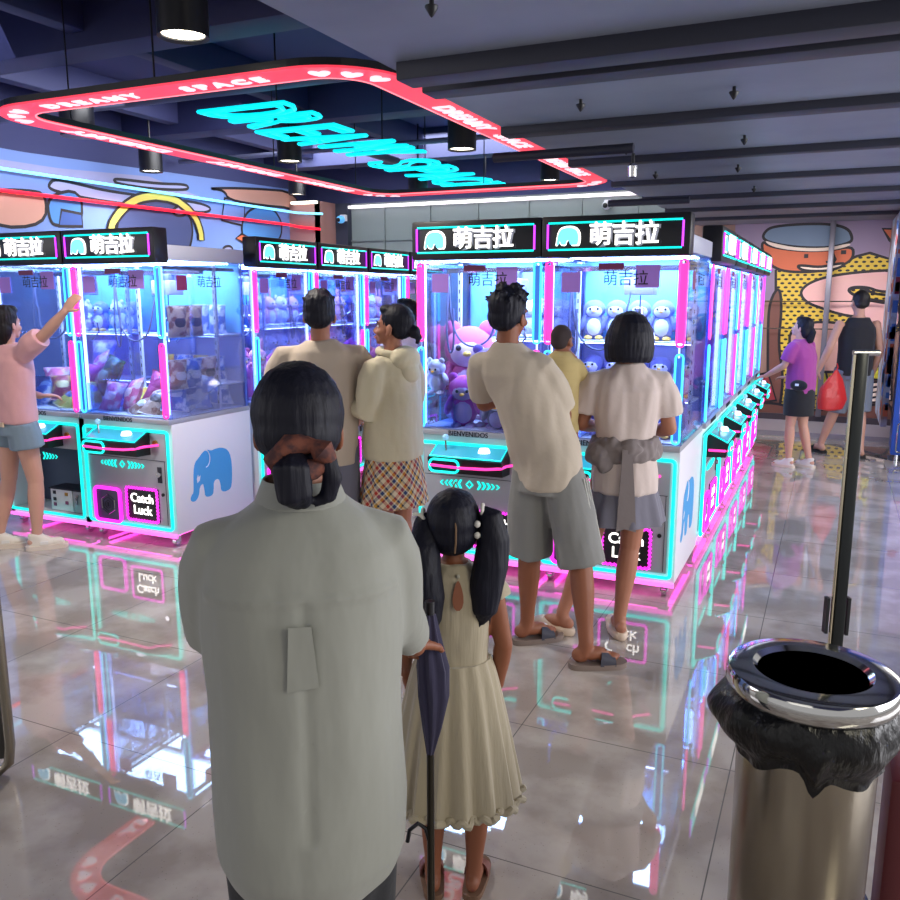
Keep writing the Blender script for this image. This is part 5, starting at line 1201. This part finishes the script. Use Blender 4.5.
for k in range(46):
    a = rn.uniform(0, 2 * PI); e = rn.uniform(.15, 1.25); d = Vector((math.cos(a) * math.cos(e), math.sin(a) * math.cos(e), math.sin(e))); b0 = Vector((0, -.022, .138)) + Vector((d.x * .076, d.y * .09, d.z * .082))
    h.tube([b0, b0 + d * .016 + Vector((0, .004, .004)), b0 + d * .028 + Vector((rn.uniform(-.012, .012), .012, -.002))], 0, None, 6, rad=[.012, .008, .002])
p.hair(h, amp=.004)
for i, q in enumerate('LR'): shoe('slide', J['ank' + q], R_(p.feet[i]), s, p.root, mat('strap_navy', (52, 52, 66), .6), mat('sole_taupe', (128, 112, 104), .7), mat('emblem_white', (215, 215, 215), .5))

# 4 toddler --------------------------------------------------------------------------
q = Person((-1.18, 3.91), 14, .74, 'toddler in a mustard striped romper held on the father\'s arm, back of head seen', M['skin'], z=.825, wide=1.2, head_s=1.45, voxel=.0055, head=(0, 0, -28), neck_r=.05,
           nek=(0, -.01, 1.33), pel=(0, 0, .72), wai=(0, 0, .9), che=(0, 0, 1.1), shL=(-.16, 0, 1.28), shR=(.16, 0, 1.28), hipL=(-.09, 0, .66), hipR=(.09, 0, .66), kneL=(-.20, .10, .45), kneR=(.16, -.05, .40), ankL=(-.22, .10, .12), ankR=(.20, .02, .08),
           elL=(-.27, .12, 1.1), elR=(.26, .08, 1.05), wrL=(-.28, .25, 1.12), wrR=(.22, .24, .98), feet=(10, -20), sole=0)
s = q.s
RM = mat('cloth_mustard', (205, 184, 128), .85, bump=((4, 4, 60), .4, .01)); mb = MB()
q.torso(mb, [(.56, .10, .10), (.62, .16, .14), (.75, .175, .145), (.95, .165, .135), (1.15, .165, .125), (1.28, .168, .13), (1.35, .125, .11), (1.40, .08, .08)])
for w in 'LR':
    q.sleeve(mb, w, .8, .075, .07); a, b = q.J['hip' + w], q.J['kne' + w]; mb.tube([a, a.lerp(b, .7)], 0, None, 14, rad=[.10 * s, .088 * s])
q.cloth(mb, 'romper', RM, .004, voxel=.007, smooth=3)
h = MB(); h.ell((0, -.020, .130), (.077, .094, .090)); h.ell((0, -.048, .085), (.069, .060, .055)); q.hair(h, 'hair', mt=mat('buzz_hair', (58, 46, 48), .8), amp=.0006)

# 5 mother ---------------------------------------------------------------------------
p = Person((-.885, 4.03), 20, 1.62, 'woman with straight black bob, cream t-shirt and grey jacket tied at her waist', M['skin'], head=(-3, 0, 0), feet=(62, 8), sole=.03,
           hipL=(-.08, 0, .90), hipR=(.08, 0, .90), kneL=(-.16, .02, .50), kneR=(.045, .0, .49), ankL=(-.30, -.03, .12), ankR=(.0, -.05, .12), elL=(-.225, .03, 1.13), elR=(.225, .02, 1.11), wrL=(-.11, .22, 1.08), wrR=(.12, .21, 1.06), wide=1.0,
           hands={'L': ((.5, .6, 0), (0, 0, -1), .5), 'R': ((-.5, .6, 0), (0, 0, -1), .5)})
s = p.s; J = p.J
TC = knit('cream_tee', (208, 192, 186)); mb = MB()
p.torso(mb, [(.785, .175, .142), (.88, .176, .142), (.98, .165, .13), (1.06, .150, .12), (1.2, .172, .128), (1.31, .180, .125), (1.37, .165, .10), (1.41, .105, .08), (1.45, .062, .06)])
for w in 'LR': p.sleeve(mb, w, .72, .078, .078)
p.cloth(mb, 'tshirt', TC, .008, (10, 10, 3), .0085, 4, 21)
JK = knit('taupe_jacket', (128, 118, 118)); mb = MB()
mb.rings([(0, 0, .955 * s, .172 * s, .140 * s), (0, 0, .97 * s, .182 * s, .15 * s), (0, 0, 1.03 * s, .182 * s, .15 * s), (0, 0, 1.075 * s, .168 * s, .138 * s)]); mb.ell((-.14 * s, -.07 * s, .985 * s), (.06, .07, .06)); mb.ell((-.12 * s, -.10 * s, .95 * s), (.045, .045, .05)); mb.ell((.0, -.15 * s, 1.03 * s), (.07, .022, .035))
jk = p.cloth(mb, 'tied_jacket', JK, .010, (14, 14, 12), .007, 2, 5)
mb = MB(); mb.poly([(-.022, .0), (.022, 0), (.040, -.20), (.055, -.40), (.0, -.385), (-.040, -.40), (-.03, -.2)], .014, None, T3(-.01, -.162 * s, 1.03 * s) @ Matrix.Rotation(R_(90), 4, 'X')); mb.build('hanging_sleeve', jk, JK)
mb = MB(); mb.rings([(-.01, 0, .625 * s, .225 * s, .175 * s), (-.01, 0, .71 * s, .205 * s, .165 * s), (0, 0, .795 * s, .170 * s, .135 * s), (0, 0, .84 * s, .150 * s, .12 * s), (0, 0, .90 * s, .13 * s, .10 * s)], None, 120, lambda u, a: 1 + (1 - u) * (.05 * math.sin(9 * a + 1) + .02 * math.sin(17 * a)))
mb.build('skirt', p.root, knit('grey_skort', (116, 114, 128)))
h = MB(); h.rings([(0, -.012, -.025, .108, .092), (0, -.016, .0, .120, .104), (0, -.018, .06, .124, .114), (0, -.016, .12, .114, .114), (0, -.014, .17, .096, .102), (0, -.012, .21, .066, .074), (0, -.012, .230, .02, .024)], None, 40, lambda u, a: 1.0 if math.sin(a) < .45 else 1 - .30 * (math.sin(a) - .45) / .55)
p.hair(h, amp=.0035, fr=70)
for i, w in enumerate('LR'): shoe('clog', J['ank' + w], R_(p.feet[i]), s, p.root, mat('clog_cream', (214, 192, 172), .6), None)

# 6 woman reaching up on the left ----------------------------------------------------
p = Person((-4.92, 3.83), -12, 1.64, 'woman at left edge in pink t-shirt and denim shorts reaching up to the machine glass', M['skin2'], head=(2, 0, 14), feet=(-35, -28), voxel=.0075, sole=.02,
           kneL=(-.11, -.03, .49), kneR=(.10, .05, .49), ankL=(-.14, -.12, .10), ankR=(.11, .02, .10), shR=(.165, .02, 1.39), elR=(.33, .10, 1.52), wrR=(.47, .16, 1.66), elL=(-.20, .05, 1.13), wrL=(-.1, .24, 1.05), hands={'R': ((.5, .4, .8), (-.2, .8, 0), .5), 'L': ((.4, .8, 0), (0, 0, -1), .5)})
s = p.s; J = p.J
TP = knit('pink_tee', (214, 160, 162)); mb = MB()
p.torso(mb, [(.90, .165, .13), (.96, .168, .135), (1.1, .170, .13), (1.25, .176, .13), (1.33, .175, .12), (1.39, .14, .09), (1.44, .065, .062)])
for w in 'LR': p.sleeve(mb, w, .75, .080, .075)
p.cloth(mb, 'tshirt', TP, .006, (8, 8, 5), .009, 3, 31)
DN2 = knit('denim', (120, 138, 152)); mb = MB(); mb.rings([(0, 0, .82 * s, .168 * s, .13 * s), (0, 0, .92 * s, .16 * s, .125 * s), (0, 0, .985 * s, .145 * s, .11 * s)])
for w in 'LR': a, b = J['hip' + w], J['kne' + w]; mb.tube([a, a.lerp(b, .42)], 0, None, 16, rad=[.10 * s, .115 * s])
so = p.cloth(mb, 'denim_shorts', DN2, .003, voxel=.009, smooth=3)
MB().rings([(0, 0, .955 * s, .160 * s, .124 * s), (0, 0, .985 * s, .158 * s, .122 * s)], None, 30).build('belt', so, mat('belt_beige', (190, 170, 150), .6))
MB().box((.06, -.125 * s, .90 * s), (.045, .008, .03)).build('back_patch', so, mat('patch_tan', (215, 190, 160), .6))
h = cap_short(); h.ell((0, -.05, .06), (.082, .06, .09)); h.ell((-.02, -.05, .0), (.07, .05, .06)); p.hair(h, mt=mat('dark_brown_hair', (26, 20, 24), .6, spec=.3, bump=((90, 90, 6), .5, .006)))
for i, w in enumerate('LR'): shoe('sneaker', J['ank' + w], R_(p.feet[i]), s * 1.02, p.root, knit('shoe_cream', (232, 222, 208)), mat('sole_cream', (225, 210, 195), .6), knit('lace_white', (240, 236, 230)))

# 7 man in the aisle -----------------------------------------------------------------
p = Person((-2.43, 3.72), 36, 1.73, 'man in pale t-shirt behind the foreground woman, back turned, short black hair, grey shorts', M['skin'], head=(-4, 0, -12), feet=(8, -8), voxel=.0075, elL=(-.25, .03, 1.13), elR=(.245, .03, 1.12), wrL=(-.15, .24, 1.1), wrR=(.20, .21, .98),
           shL=(-.185, 0, 1.37), shR=(.185, 0, 1.37), wide=1.06, hands={'L': ((.5, .6, 0), (0, 0, -1), .5), 'R': ((-.2, .8, -.2), (0, 0, -1), .5)})
s = p.s; J = p.J; mb = MB()
p.torso(mb, [(.80, .17, .135), (.95, .172, .14), (1.1, .172, .135), (1.24, .182, .135), (1.33, .185, .12), (1.39, .15, .10), (1.445, .07, .066)])
for w in 'LR': p.sleeve(mb, w, .75, .082, .078)
p.cloth(mb, 'tshirt', knit('sand_tee', (186, 170, 154)), .005, (8, 8, 4), .009, 4, 41)
mb = MB(); mb.rings([(0, 0, .80 * s, .16 * s, .13 * s), (0, 0, .95 * s, .15 * s, .12 * s)])
for w in 'LR': a, b = J['hip' + w], J['kne' + w]; mb.tube([a, b], 0, None, 16, rad=[.105 * s, .10 * s])
p.cloth(mb, 'shorts', knit('slate_shorts', (104, 104, 120)), .003, voxel=.010)
h = cap_short(); rn = random.Random(8)
for k in range(60):
    a = rn.uniform(0, 2 * PI); e = rn.uniform(.3, 1.35); d = Vector((math.cos(a) * math.cos(e), math.sin(a) * math.cos(e), math.sin(e))); b0 = Vector((0, -.022, .138)) + Vector((d.x * .076, d.y * .09, d.z * .082)); h.tube([b0, b0 + d * .014 + Vector((rn.uniform(-.01, .01), .008, 0))], 0, None, 6, rad=[.012, .005])
p.hair(h, amp=.004)
for i, w in enumerate('LR'): shoe('sneaker', J['ank' + w], R_(p.feet[i]), s, p.root, knit('shoe_grey', (120, 120, 126)), mat('sole_cream', (225, 210, 195), .6))

# 8 woman in hoodie and plaid skirt --------------------------------------------------
p = Person((-2.12, 3.93), 82, 1.66, 'woman in cream hoodie and colourful plaid skirt, face in profile to the left', M['skin'], head=(6, 0, 14), feet=(4, -6), voxel=.006,
           elL=(-.20, .03, 1.13), elR=(.21, .0, 1.13), wrL=(-.15, .26, 1.17), wrR=(.16, .22, 1.12), hands={'L': ((.1, .9, .1), (.9, 0, .2), .5), 'R': ((-.2, .9, .1), (-.9, 0, .2), .5)})
s = p.s; J = p.J; HD = knit('cream_hoodie', (208, 198, 170)); mb = MB()
p.torso(mb, [(.86, .178, .15), (.93, .182, .155), (1.06, .175, .15), (1.2, .172, .145), (1.32, .170, .13), (1.39, .135, .10), (1.44, .075, .07)])
for w in 'LR': p.sleeve(mb, w, 1.92, .078, .046)
hd = p.cloth(mb, 'hoodie', HD, .005, (9, 9, 5), .008, 3, 51)
mb = MB(); mb.ell((0, -.085 * s, 1.40 * s), (.105, .07, .075), rot=Euler((.5, 0, 0))); mb.ell((0, -.115 * s, 1.33 * s), (.075, .045, .06)); mb.tube([(.085 * math.cos(R_(a)), .0 + .075 * math.sin(R_(a)) - .01, 1.435 * s + .012 * math.sin(R_(a))) for a in range(0, 360, 20)], .022, None, 10, closed=True)
blob(mb, 'hood', HD, .007, 3, parent=hd)
def plaid():
    m = bpy.data.materials.new('plaid'); m.use_nodes = True; nt = m.node_tree; b = nt.nodes['Principled BSDF']; b.inputs['Roughness'].default_value = .85
    tc = nt.nodes.new('ShaderNodeTexCoord'); sp = nt.nodes.new('ShaderNodeSeparateXYZ'); nt.links.new(tc.outputs['Object'], sp.inputs[0])
    def mth(op, a, b=None):
        n = nt.nodes.new('ShaderNodeMath'); n.operation = op
        for i, v in enumerate((a, b)):
            if v is None: continue
            if isinstance(v, (int, float)): n.inputs[i].default_value = v
            else: nt.links.new(v, n.inputs[i])
        return n.outputs[0]
    ang = mth('ARCTAN2', sp.outputs[1], sp.outputs[0]); h = mth('MULTIPLY', ang, .19)
    u = mth('ADD', h, sp.outputs[2]); v = mth('SUBTRACT', h, sp.outputs[2])
    def stripes(x, offs):
        f = mth('FRACT', mth('MULTIPLY', mth('ADD', x, 5 + offs), 7.5)); r = nt.nodes.new('ShaderNodeValToRGB'); r.color_ramp.interpolation = 'CONSTANT'
        cols = [((216, 200, 170), 0), ((178, 50, 40), .14), ((216, 200, 170), .32), ((40, 62, 112), .40), ((230, 220, 195), .58), ((214, 160, 50), .66), ((30, 40, 72), .80), ((216, 200, 170), .90)]
        while len(r.color_ramp.elements) < len(cols): r.color_ramp.elements.new(.5)
        for e, (c, ps) in zip(r.color_ramp.elements, cols): e.position = ps; e.color = lin(c) + (1,)
        nt.links.new(f, r.inputs[0]); return r.outputs[0]
    mx = nt.nodes.new('ShaderNodeMix'); mx.data_type = 'RGBA'; mx.inputs[0].default_value = .5
    nt.links.new(stripes(u, 0), mx.inputs[6]); nt.links.new(stripes(v, .013), mx.inputs[7]); nt.links.new(mx.outputs[2], b.inputs['Base Color']); return m
mb = MB(); mb.rings([(0, 0, .60 * s, .200 * s, .185 * s), (0, 0, .72 * s, .185 * s, .17 * s), (0, 0, .86 * s, .172 * s, .145 * s), (0, 0, .95 * s, .165 * s, .14 * s)], None, 96, lambda u, a: 1 + (1 - u) * .035 * math.sin(12 * a)); mb.build('plaid_skirt', p.root, plaid())
h = MB(); h.ell((0, -.022, .135), (.081, .098, .090)); h.ell((0, -.045, .095), (.074, .065, .06)); h.ell((0, .035, .185), (.058, .05, .03))
h.ell((0, -.125, .085), (.034, .034, .036)); h.tube([(0, -.12, .08), (.01, -.15, .06), (.01, -.14, .02)], 0, None, 10, rad=[.022, .02, .012]); p.hair(h, amp=.003)
for i, w in enumerate('LR'): shoe('sneaker', J['ank' + w], R_(p.feet[i]), s, p.root, knit('shoe_cream', (232, 222, 208)), mat('sole_cream', (225, 210, 195), .6))

# 9 person farther in the aisle ------------------------------------------------------
p = Person((-3.20, 6.15), 70, 1.68, 'person with black hair bun farther down the aisle, mostly behind plaid skirt woman', M['skin2'], head=(8, 0, 10), voxel=.009, wrL=(-.1, .24, 1.05), wrR=(.1, .24, 1.05))
s = p.s; J = p.J; mb = MB(); p.torso(mb, [(.80, .16, .13), (1.0, .16, .13), (1.24, .175, .13), (1.35, .17, .11), (1.44, .065, .062)])
for w in 'LR': p.sleeve(mb, w, .7, .078, .074)
p.cloth(mb, 'tshirt', knit('white_tee', (225, 215, 222)), .004, voxel=.010)
mb = MB()
for w in 'LR': a, b, c = J['hip' + w], J['kne' + w], J['ank' + w]; mb.tube([a + Vector((0, 0, .05)), b, c], 0, None, 14, rad=[.10 * s, .075 * s, .06 * s])
p.cloth(mb, 'trousers', knit('dark_trouser', (50, 50, 66)), .002, voxel=.012)
h = cap_short(); h.ell((0, -.11, .12), (.04, .04, .04)); p.hair(h)
for i, w in enumerate('LR'): shoe('sneaker', J['ank' + w], 0, s, p.root, knit('shoe_cream', (232, 222, 208)), mat('sole_cream', (225, 210, 195), .6))

# 10 purple shirt woman --------------------------------------------------------------
p = Person((-.25, 8.93), 64, 1.50, 'woman in purple t-shirt and black skirt standing at the right-hand row of machines', M['skin2'], head=(12, 0, 6), feet=(6, -4), voxel=.0075, sole=.025,
           nek=(0, .04, 1.43), che=(0, .01, 1.25), kneL=(-.07, .05, .49), kneR=(.08, -.02, .49), ankL=(-.07, .04, .10), ankR=(.09, -.12, .10), elL=(-.20, .10, 1.16), wrL=(-.12, .36, 1.02), elR=(.20, .05, 1.14), wrR=(.14, .24, 1.0), shL=(-.165, .02, 1.385), shR=(.165, .02, 1.385),
           hands={'L': ((.1, .9, -.2), (0, 0, -1), .4), 'R': ((0, .9, -.1), (0, 0, -1), .4)}, wide=1.08)
s = p.s; J = p.J; mb = MB()
p.torso(mb, [(.84, .155, .135), (.95, .158, .14), (1.1, .155, .135), (1.25, .17, .14), (1.34, .168, .12), (1.40, .12, .09), (1.445, .065, .062)])
for w in 'LR': p.sleeve(mb, w, .8, .078, .074)
p.cloth(mb, 'tshirt', knit('purple_tee', (158, 64, 146)), .004, voxel=.009)
mb = MB(); mb.rings([(0, 0, .60 * s, .175 * s, .155 * s), (0, 0, .75 * s, .185 * s, .160 * s), (0, 0, .90 * s, .178 * s, .15 * s)], None, 40); mb.build('skirt', p.root, knit('black_skirt', (20, 20, 28)))
mb = MB(); mb.ell((-.165, -.07, .95 * s), (.035, .09, .055)); wb = blob(mb, 'waist_pack', knit('black_bag', (26, 26, 40)), .008, 2, parent=p.root)
MB().box((-.203, -.07, .96 * s), (.006, .035, .022)).build('bag_patch', wb, M['white'])
MB().rings([(0, 0, .945 * s, .168 * s, .145 * s), (0, 0, .965 * s, .168 * s, .145 * s)], None, 30).build('bag_strap', wb, knit('black_bag', (26, 26, 40)))
h = cap_short(); h.ell((0, -.06, .07), (.075, .05, .08)); h.tube([(0, -.09, .12), (0, -.125, .08), (0, -.12, -.02), (0, -.10, -.06)], 0, None, 12, rad=[.03, .038, .04, .012]); p.hair(h)
for i, w in enumerate('LR'): shoe('sneaker', J['ank' + w], R_(p.feet[i]), s, p.root, knit('shoe_white', (230, 222, 220)), mat('sole_cream', (225, 210, 195), .6), knit('shoe_red', (170, 70, 90)))

# 11 tank top man --------------------------------------------------------------------
p = Person((.235, 9.80), 22, 1.76, 'man in black tank top and grey shorts walking away near the back mural', M['skin2'], head=(0, 0, 6), feet=(18, 0), voxel=.0075, sole=.02,
           kneL=(-.12, .08, .49), kneR=(.09, -.02, .50), ankL=(-.20, .18, .10), ankR=(.09, -.10, .10), elL=(-.27, -.02, 1.12), wrL=(-.33, .06, .88), elR=(.24, .0, 1.10), wrR=(.23, .08, .86), shL=(-.18, 0, 1.37), shR=(.18, 0, 1.37), wide=1.05)
s = p.s; J = p.J; mb = MB()
p.torso(mb, [(.84, .165, .135), (.95, .165, .135), (1.1, .160, .13), (1.25, .170, .13), (1.32, .160, .12), (1.38, .115, .085), (1.42, .095, .07)])
p.cloth(mb, 'tank_top', knit('black_tank', (24, 24, 34)), .003, voxel=.009)
mb = MB(); mb.rings([(0, 0, .80 * s, .165 * s, .135 * s), (0, 0, .94 * s, .155 * s, .125 * s)])
for w in 'LR': a, b = J['hip' + w], J['kne' + w]; mb.tube([a, b - Vector((0, 0, .03))], 0, None, 16, rad=[.11 * s, .108 * s])
p.cloth(mb, 'shorts', knit('blue_grey_shorts', (112, 120, 136)), .003, voxel=.010)
p.hair(cap_short2(), mt=mat('near_black_hair', (26, 22, 24), .6))
for i, w in enumerate('LR'): shoe('slide', J['ank' + w], R_(p.feet[i]), s, p.root, mat('strap_black', (24, 24, 28), .6), mat('sole_black', (30, 30, 32), .7))
# red carrier bag
t = empty('carrier_bag', (.04, 9.62, 0), R_(30), 'red plastic carrier bag between the purple shirt woman and the tank top man', 'bag')
mb = MB(); mb.rings([(0, 0, .50, .05, .03), (0, 0, .52, .13, .06), (.01, 0, .62, .155, .075), (0, 0, .74, .13, .06), (.02, 0, .84, .08, .03), (.03, 0, .90, .03, .015), (.03, 0, .93, .015, .012)], None, 36, lambda u, a: 1 + .07 * math.sin(5 * a + 4 * u)); mb.build('sack', t, mat('bag_red', (205, 45, 48), .35, bump=((9, 9, 9), .6, .03)))
MB().tube([(.03, 0, .92), (.045, 0, .96), (.03, 0, 1.0)], .006, None, 6).build('handle', t, mat('bag_red', (205, 45, 48), .35))

# ------------------------------------------------------------------ trash bin, liner, posts, cabinet
BX, BY = .015, 1.80
t = empty('trash_bin', (BX, BY, 0), 0, 'round brushed steel trash bin with wide chrome ring rim in the right foreground', 'trash bin')
MB().lathe([(.0, 0), (.128, 0), (.134, .01), (.140, .80), (.140, .90), (.136, .90), (.130, .80), (.124, .03), (0, .03)], n=64).build('body', t, M['steel'])
MB().lathe([(.108, .925), (.102, .915), (.104, .905), (.112, .900), (.165, .885), (.170, .893), (.172, .905), (.171, .922), (.166, .930), (.160, .932), (.118, .934), (.108, .925)], n=72).build('rim_ring', t, mat('rim_chrome', (190, 190, 188), .10, 1.0))
MB().lathe([(.142, .0), (.146, .004), (.146, .03), (.138, .034)], n=48).build('foot_band', t, M['black'])
mb = MB(); N = 96; rows = 14; vs = []; fs = []
rn = random.Random(2)
for j in range(rows):
    u = j / (rows - 1)
    for i in range(N):
        a = 2 * PI * i / N
        camdir = a + R_(90)     # 0 where it faces the camera
        cd = math.atan2(math.sin(camdir), math.cos(camdir))
        L = .135 + .018 * math.sin(a * 2 + 1.0) + .010 * math.sin(a * 5) + .060 * math.exp(-((cd - .12) / .13) ** 2) + .025 * math.exp(-((cd - .7) / .5) ** 2)
        out = .026 * math.sin(PI * min(1, u * 1.15)) * (1 + .9 * math.exp(-((cd + 1.35) / .5) ** 2)) + .003 * math.sin(a * 13 + u * 5) * u + .008 * noise.noise(Vector((math.cos(a) * 4, math.sin(a) * 4, u * 3)))
        r = .148 + out + .010 * (1 - u)
        if j == 0: r = .140
        vs.append((r * math.cos(a), r * math.sin(a), .898 - L * u ** .9))
o2 = len(vs)
for j in range(6):
    u = j / 5
    for i in range(N):
        a = 2 * PI * i / N; r = .123 - .02 * u + .008 * noise.noise(Vector((math.cos(a) * 3, math.sin(a) * 3, u * 4))) * (u > 0); vs.append((r * math.cos(a), r * math.sin(a), .898 - .5 * u))
for j in range(rows - 1):
    for i in range(N): k = (i + 1) % N; fs.append((j * N + i, (j + 1) * N + i, (j + 1) * N + k, j * N + k))
for i in range(N): k = (i + 1) % N; fs.append((i, k, o2 + k, o2 + i))
for j in range(5):
    for i in range(N): k = (i + 1) % N; fs.append((o2 + j * N + i, o2 + j * N + k, o2 + (j + 1) * N + k, o2 + (j + 1) * N + i))
fs.append(tuple(o2 + 5 * N + i for i in range(N)))
mb.add(vs, fs); o = mb.build('bin_liner', None, mat('liner_black', (9, 9, 12), .32, spec=.35, bump=((22, 22, 9), .8, .02)), loc=(BX, BY, 0)); tag(o, 'black plastic liner bag hanging out over the steel trash bin', 'bin liner')
# dark post behind the bin
t = empty('steel_post', (.065, 2.38, 0), R_(24), 'tall dark steel post with short crossbar on top standing behind the trash bin', 'post')
MB().box2((-.008, -.012, .03), (.022, .012, 1.555), bev=.003).build('dark_upright', t, mat('post_black', (20, 26, 28), .25, .3))
MB().tube([(-.012, -.004, .03), (-.012, -.004, 1.55)], .0048, None, 12).build('chrome_upright', t, mat('post_steel', (215, 205, 180), .2, 1.0))
MB().tube([(-.014, 0, 1.555), (.052, 0, 1.555)], .0075, None, 12).build('crossbar', t, M['chrome'])
mb = MB().box2((-.030, -.010, .80), (-.022, .010, .90)); mb.box2((.026, -.010, .795), (.034, .010, .90)); mb.build('clamp', t, M['black'])
MB().lathe([(0, 0), (.15, 0), (.15, .012), (.05, .022), (.0, .03)], n=32).build('base_plate', t, M['chrome'])
# maroon box behind bin
o = MB().box2((.200, 2.02, 0), (.25, 2.2, .60), bev=.01).build('storage_box', None, mat('maroon_box', (86, 24, 32), .5)); tag(o, 'narrow dark red box half hidden to the right of the trash bin', 'box')
# metal framed stand at the left edge
t = empty('steel_stand', (-2.70, 1.80, 0), R_(30), 'steel framed stand cut by the left edge of the photo', 'stand')
mb = MB(); mb.tube([(.14, -.02, 1.55), (.14, -.02, .12), (.13, -.02, .05), (.10, -.02, .02), (-.3, -.02, .02)], .018, None, 12); mb.build('frame', t, M['steel'])
MB().box2((-.3, -.01, .06), (.115, .01, 1.5)).build('panel', t, mat('panel_dark', (70, 66, 62), .3, .5))
# blue cabinet at right edge
t = empty('capsule_cabinet', (.64, 9.70, 0), R_(-2), 'blue framed glass display cabinet cut by the right edge of the photo', 'cabinet')
CB = mat('cabinet_blue', (40, 84, 180), .35)
mb = MB().box2((0, 0, .06), (.9, .7, .42), bev=.01); mb.box2((0, 0, .42), (.05, .7, 2.1)); mb.box2((.85, 0, .42), (.9, .7, 2.1)); mb.box2((0, 0, 2.1), (.9, .7, 2.5), bev=.01); mb.build('body', t, CB)
MB().box2((.05, .6, .42), (.85, .64, 2.1)).build('back_panel', t, neon('cab_pink', (235, 200, 225), .55))
MB().box2((.05, .01, .42), (.85, .014, 2.1)).build('glass_pane', t, M['glass'])
MB().tube([(x, -.006, z) for x, z in rrect(.45, .245, .8, .3, .02)], .008, None, 6, closed=True).build('chrome_trim', t, M['chrome'])
for x in (.06, .84): MB().lathe([(0, 0), (.03, 0), (.03, .06), (0, .06)], (x, .06, 0), n=14).build('foot', t, M['chrome'])
for k in range(8):
    MB().lathe([(0, 0), (.04, .02), (.045, .05), (.03, .085), (0, .09)], (.12 + (k % 4) * .18, .3, .43 + (k // 4) * .6), n=14).build('capsule_toy', t, neon('cap%d' % (k % 4), [(230, 90, 150), (120, 200, 230), (240, 220, 120), (200, 160, 230)][k % 4], .4))
# graffiti covered side screen before the cabinet
t = empty('graffiti_screen', (.575, 10.05, 0), 0, 'tall narrow screen with torn blue, white and red graffiti beside the blue cabinet', 'screen')
MB().box2((-.03, 0, .3), (.03, 1.4, 2.56)).build('board', t, mat('graffiti', (150, 120, 120), .6, mottle=(3.2, (190, 205, 225), .42, .55)))
mb = MB(); rn = random.Random(4)
for k in range(26):
    z = rn.uniform(.4, 2.4); y = rn.uniform(0, .35); c = rn.choice([(70, 120, 200), (225, 225, 235), (150, 40, 60), (210, 110, 70), (90, 160, 210)])
    mb.box2((-.033, y, z), (-.0305, y + rn.uniform(.05, .3), z + rn.uniform(.05, .22)), mat('graf_%d' % (k % 5), c, .6))
    mb.box2((-.02 + rn.uniform(-.01, .02), -.003, z), (.028, -.0005, z + rn.uniform(.03, .2)), mat('graf_%d' % (k % 5), c, .6))
mb.build('torn_posters', t, smooth=False)

bpy.data.scenes.remove(TMP)
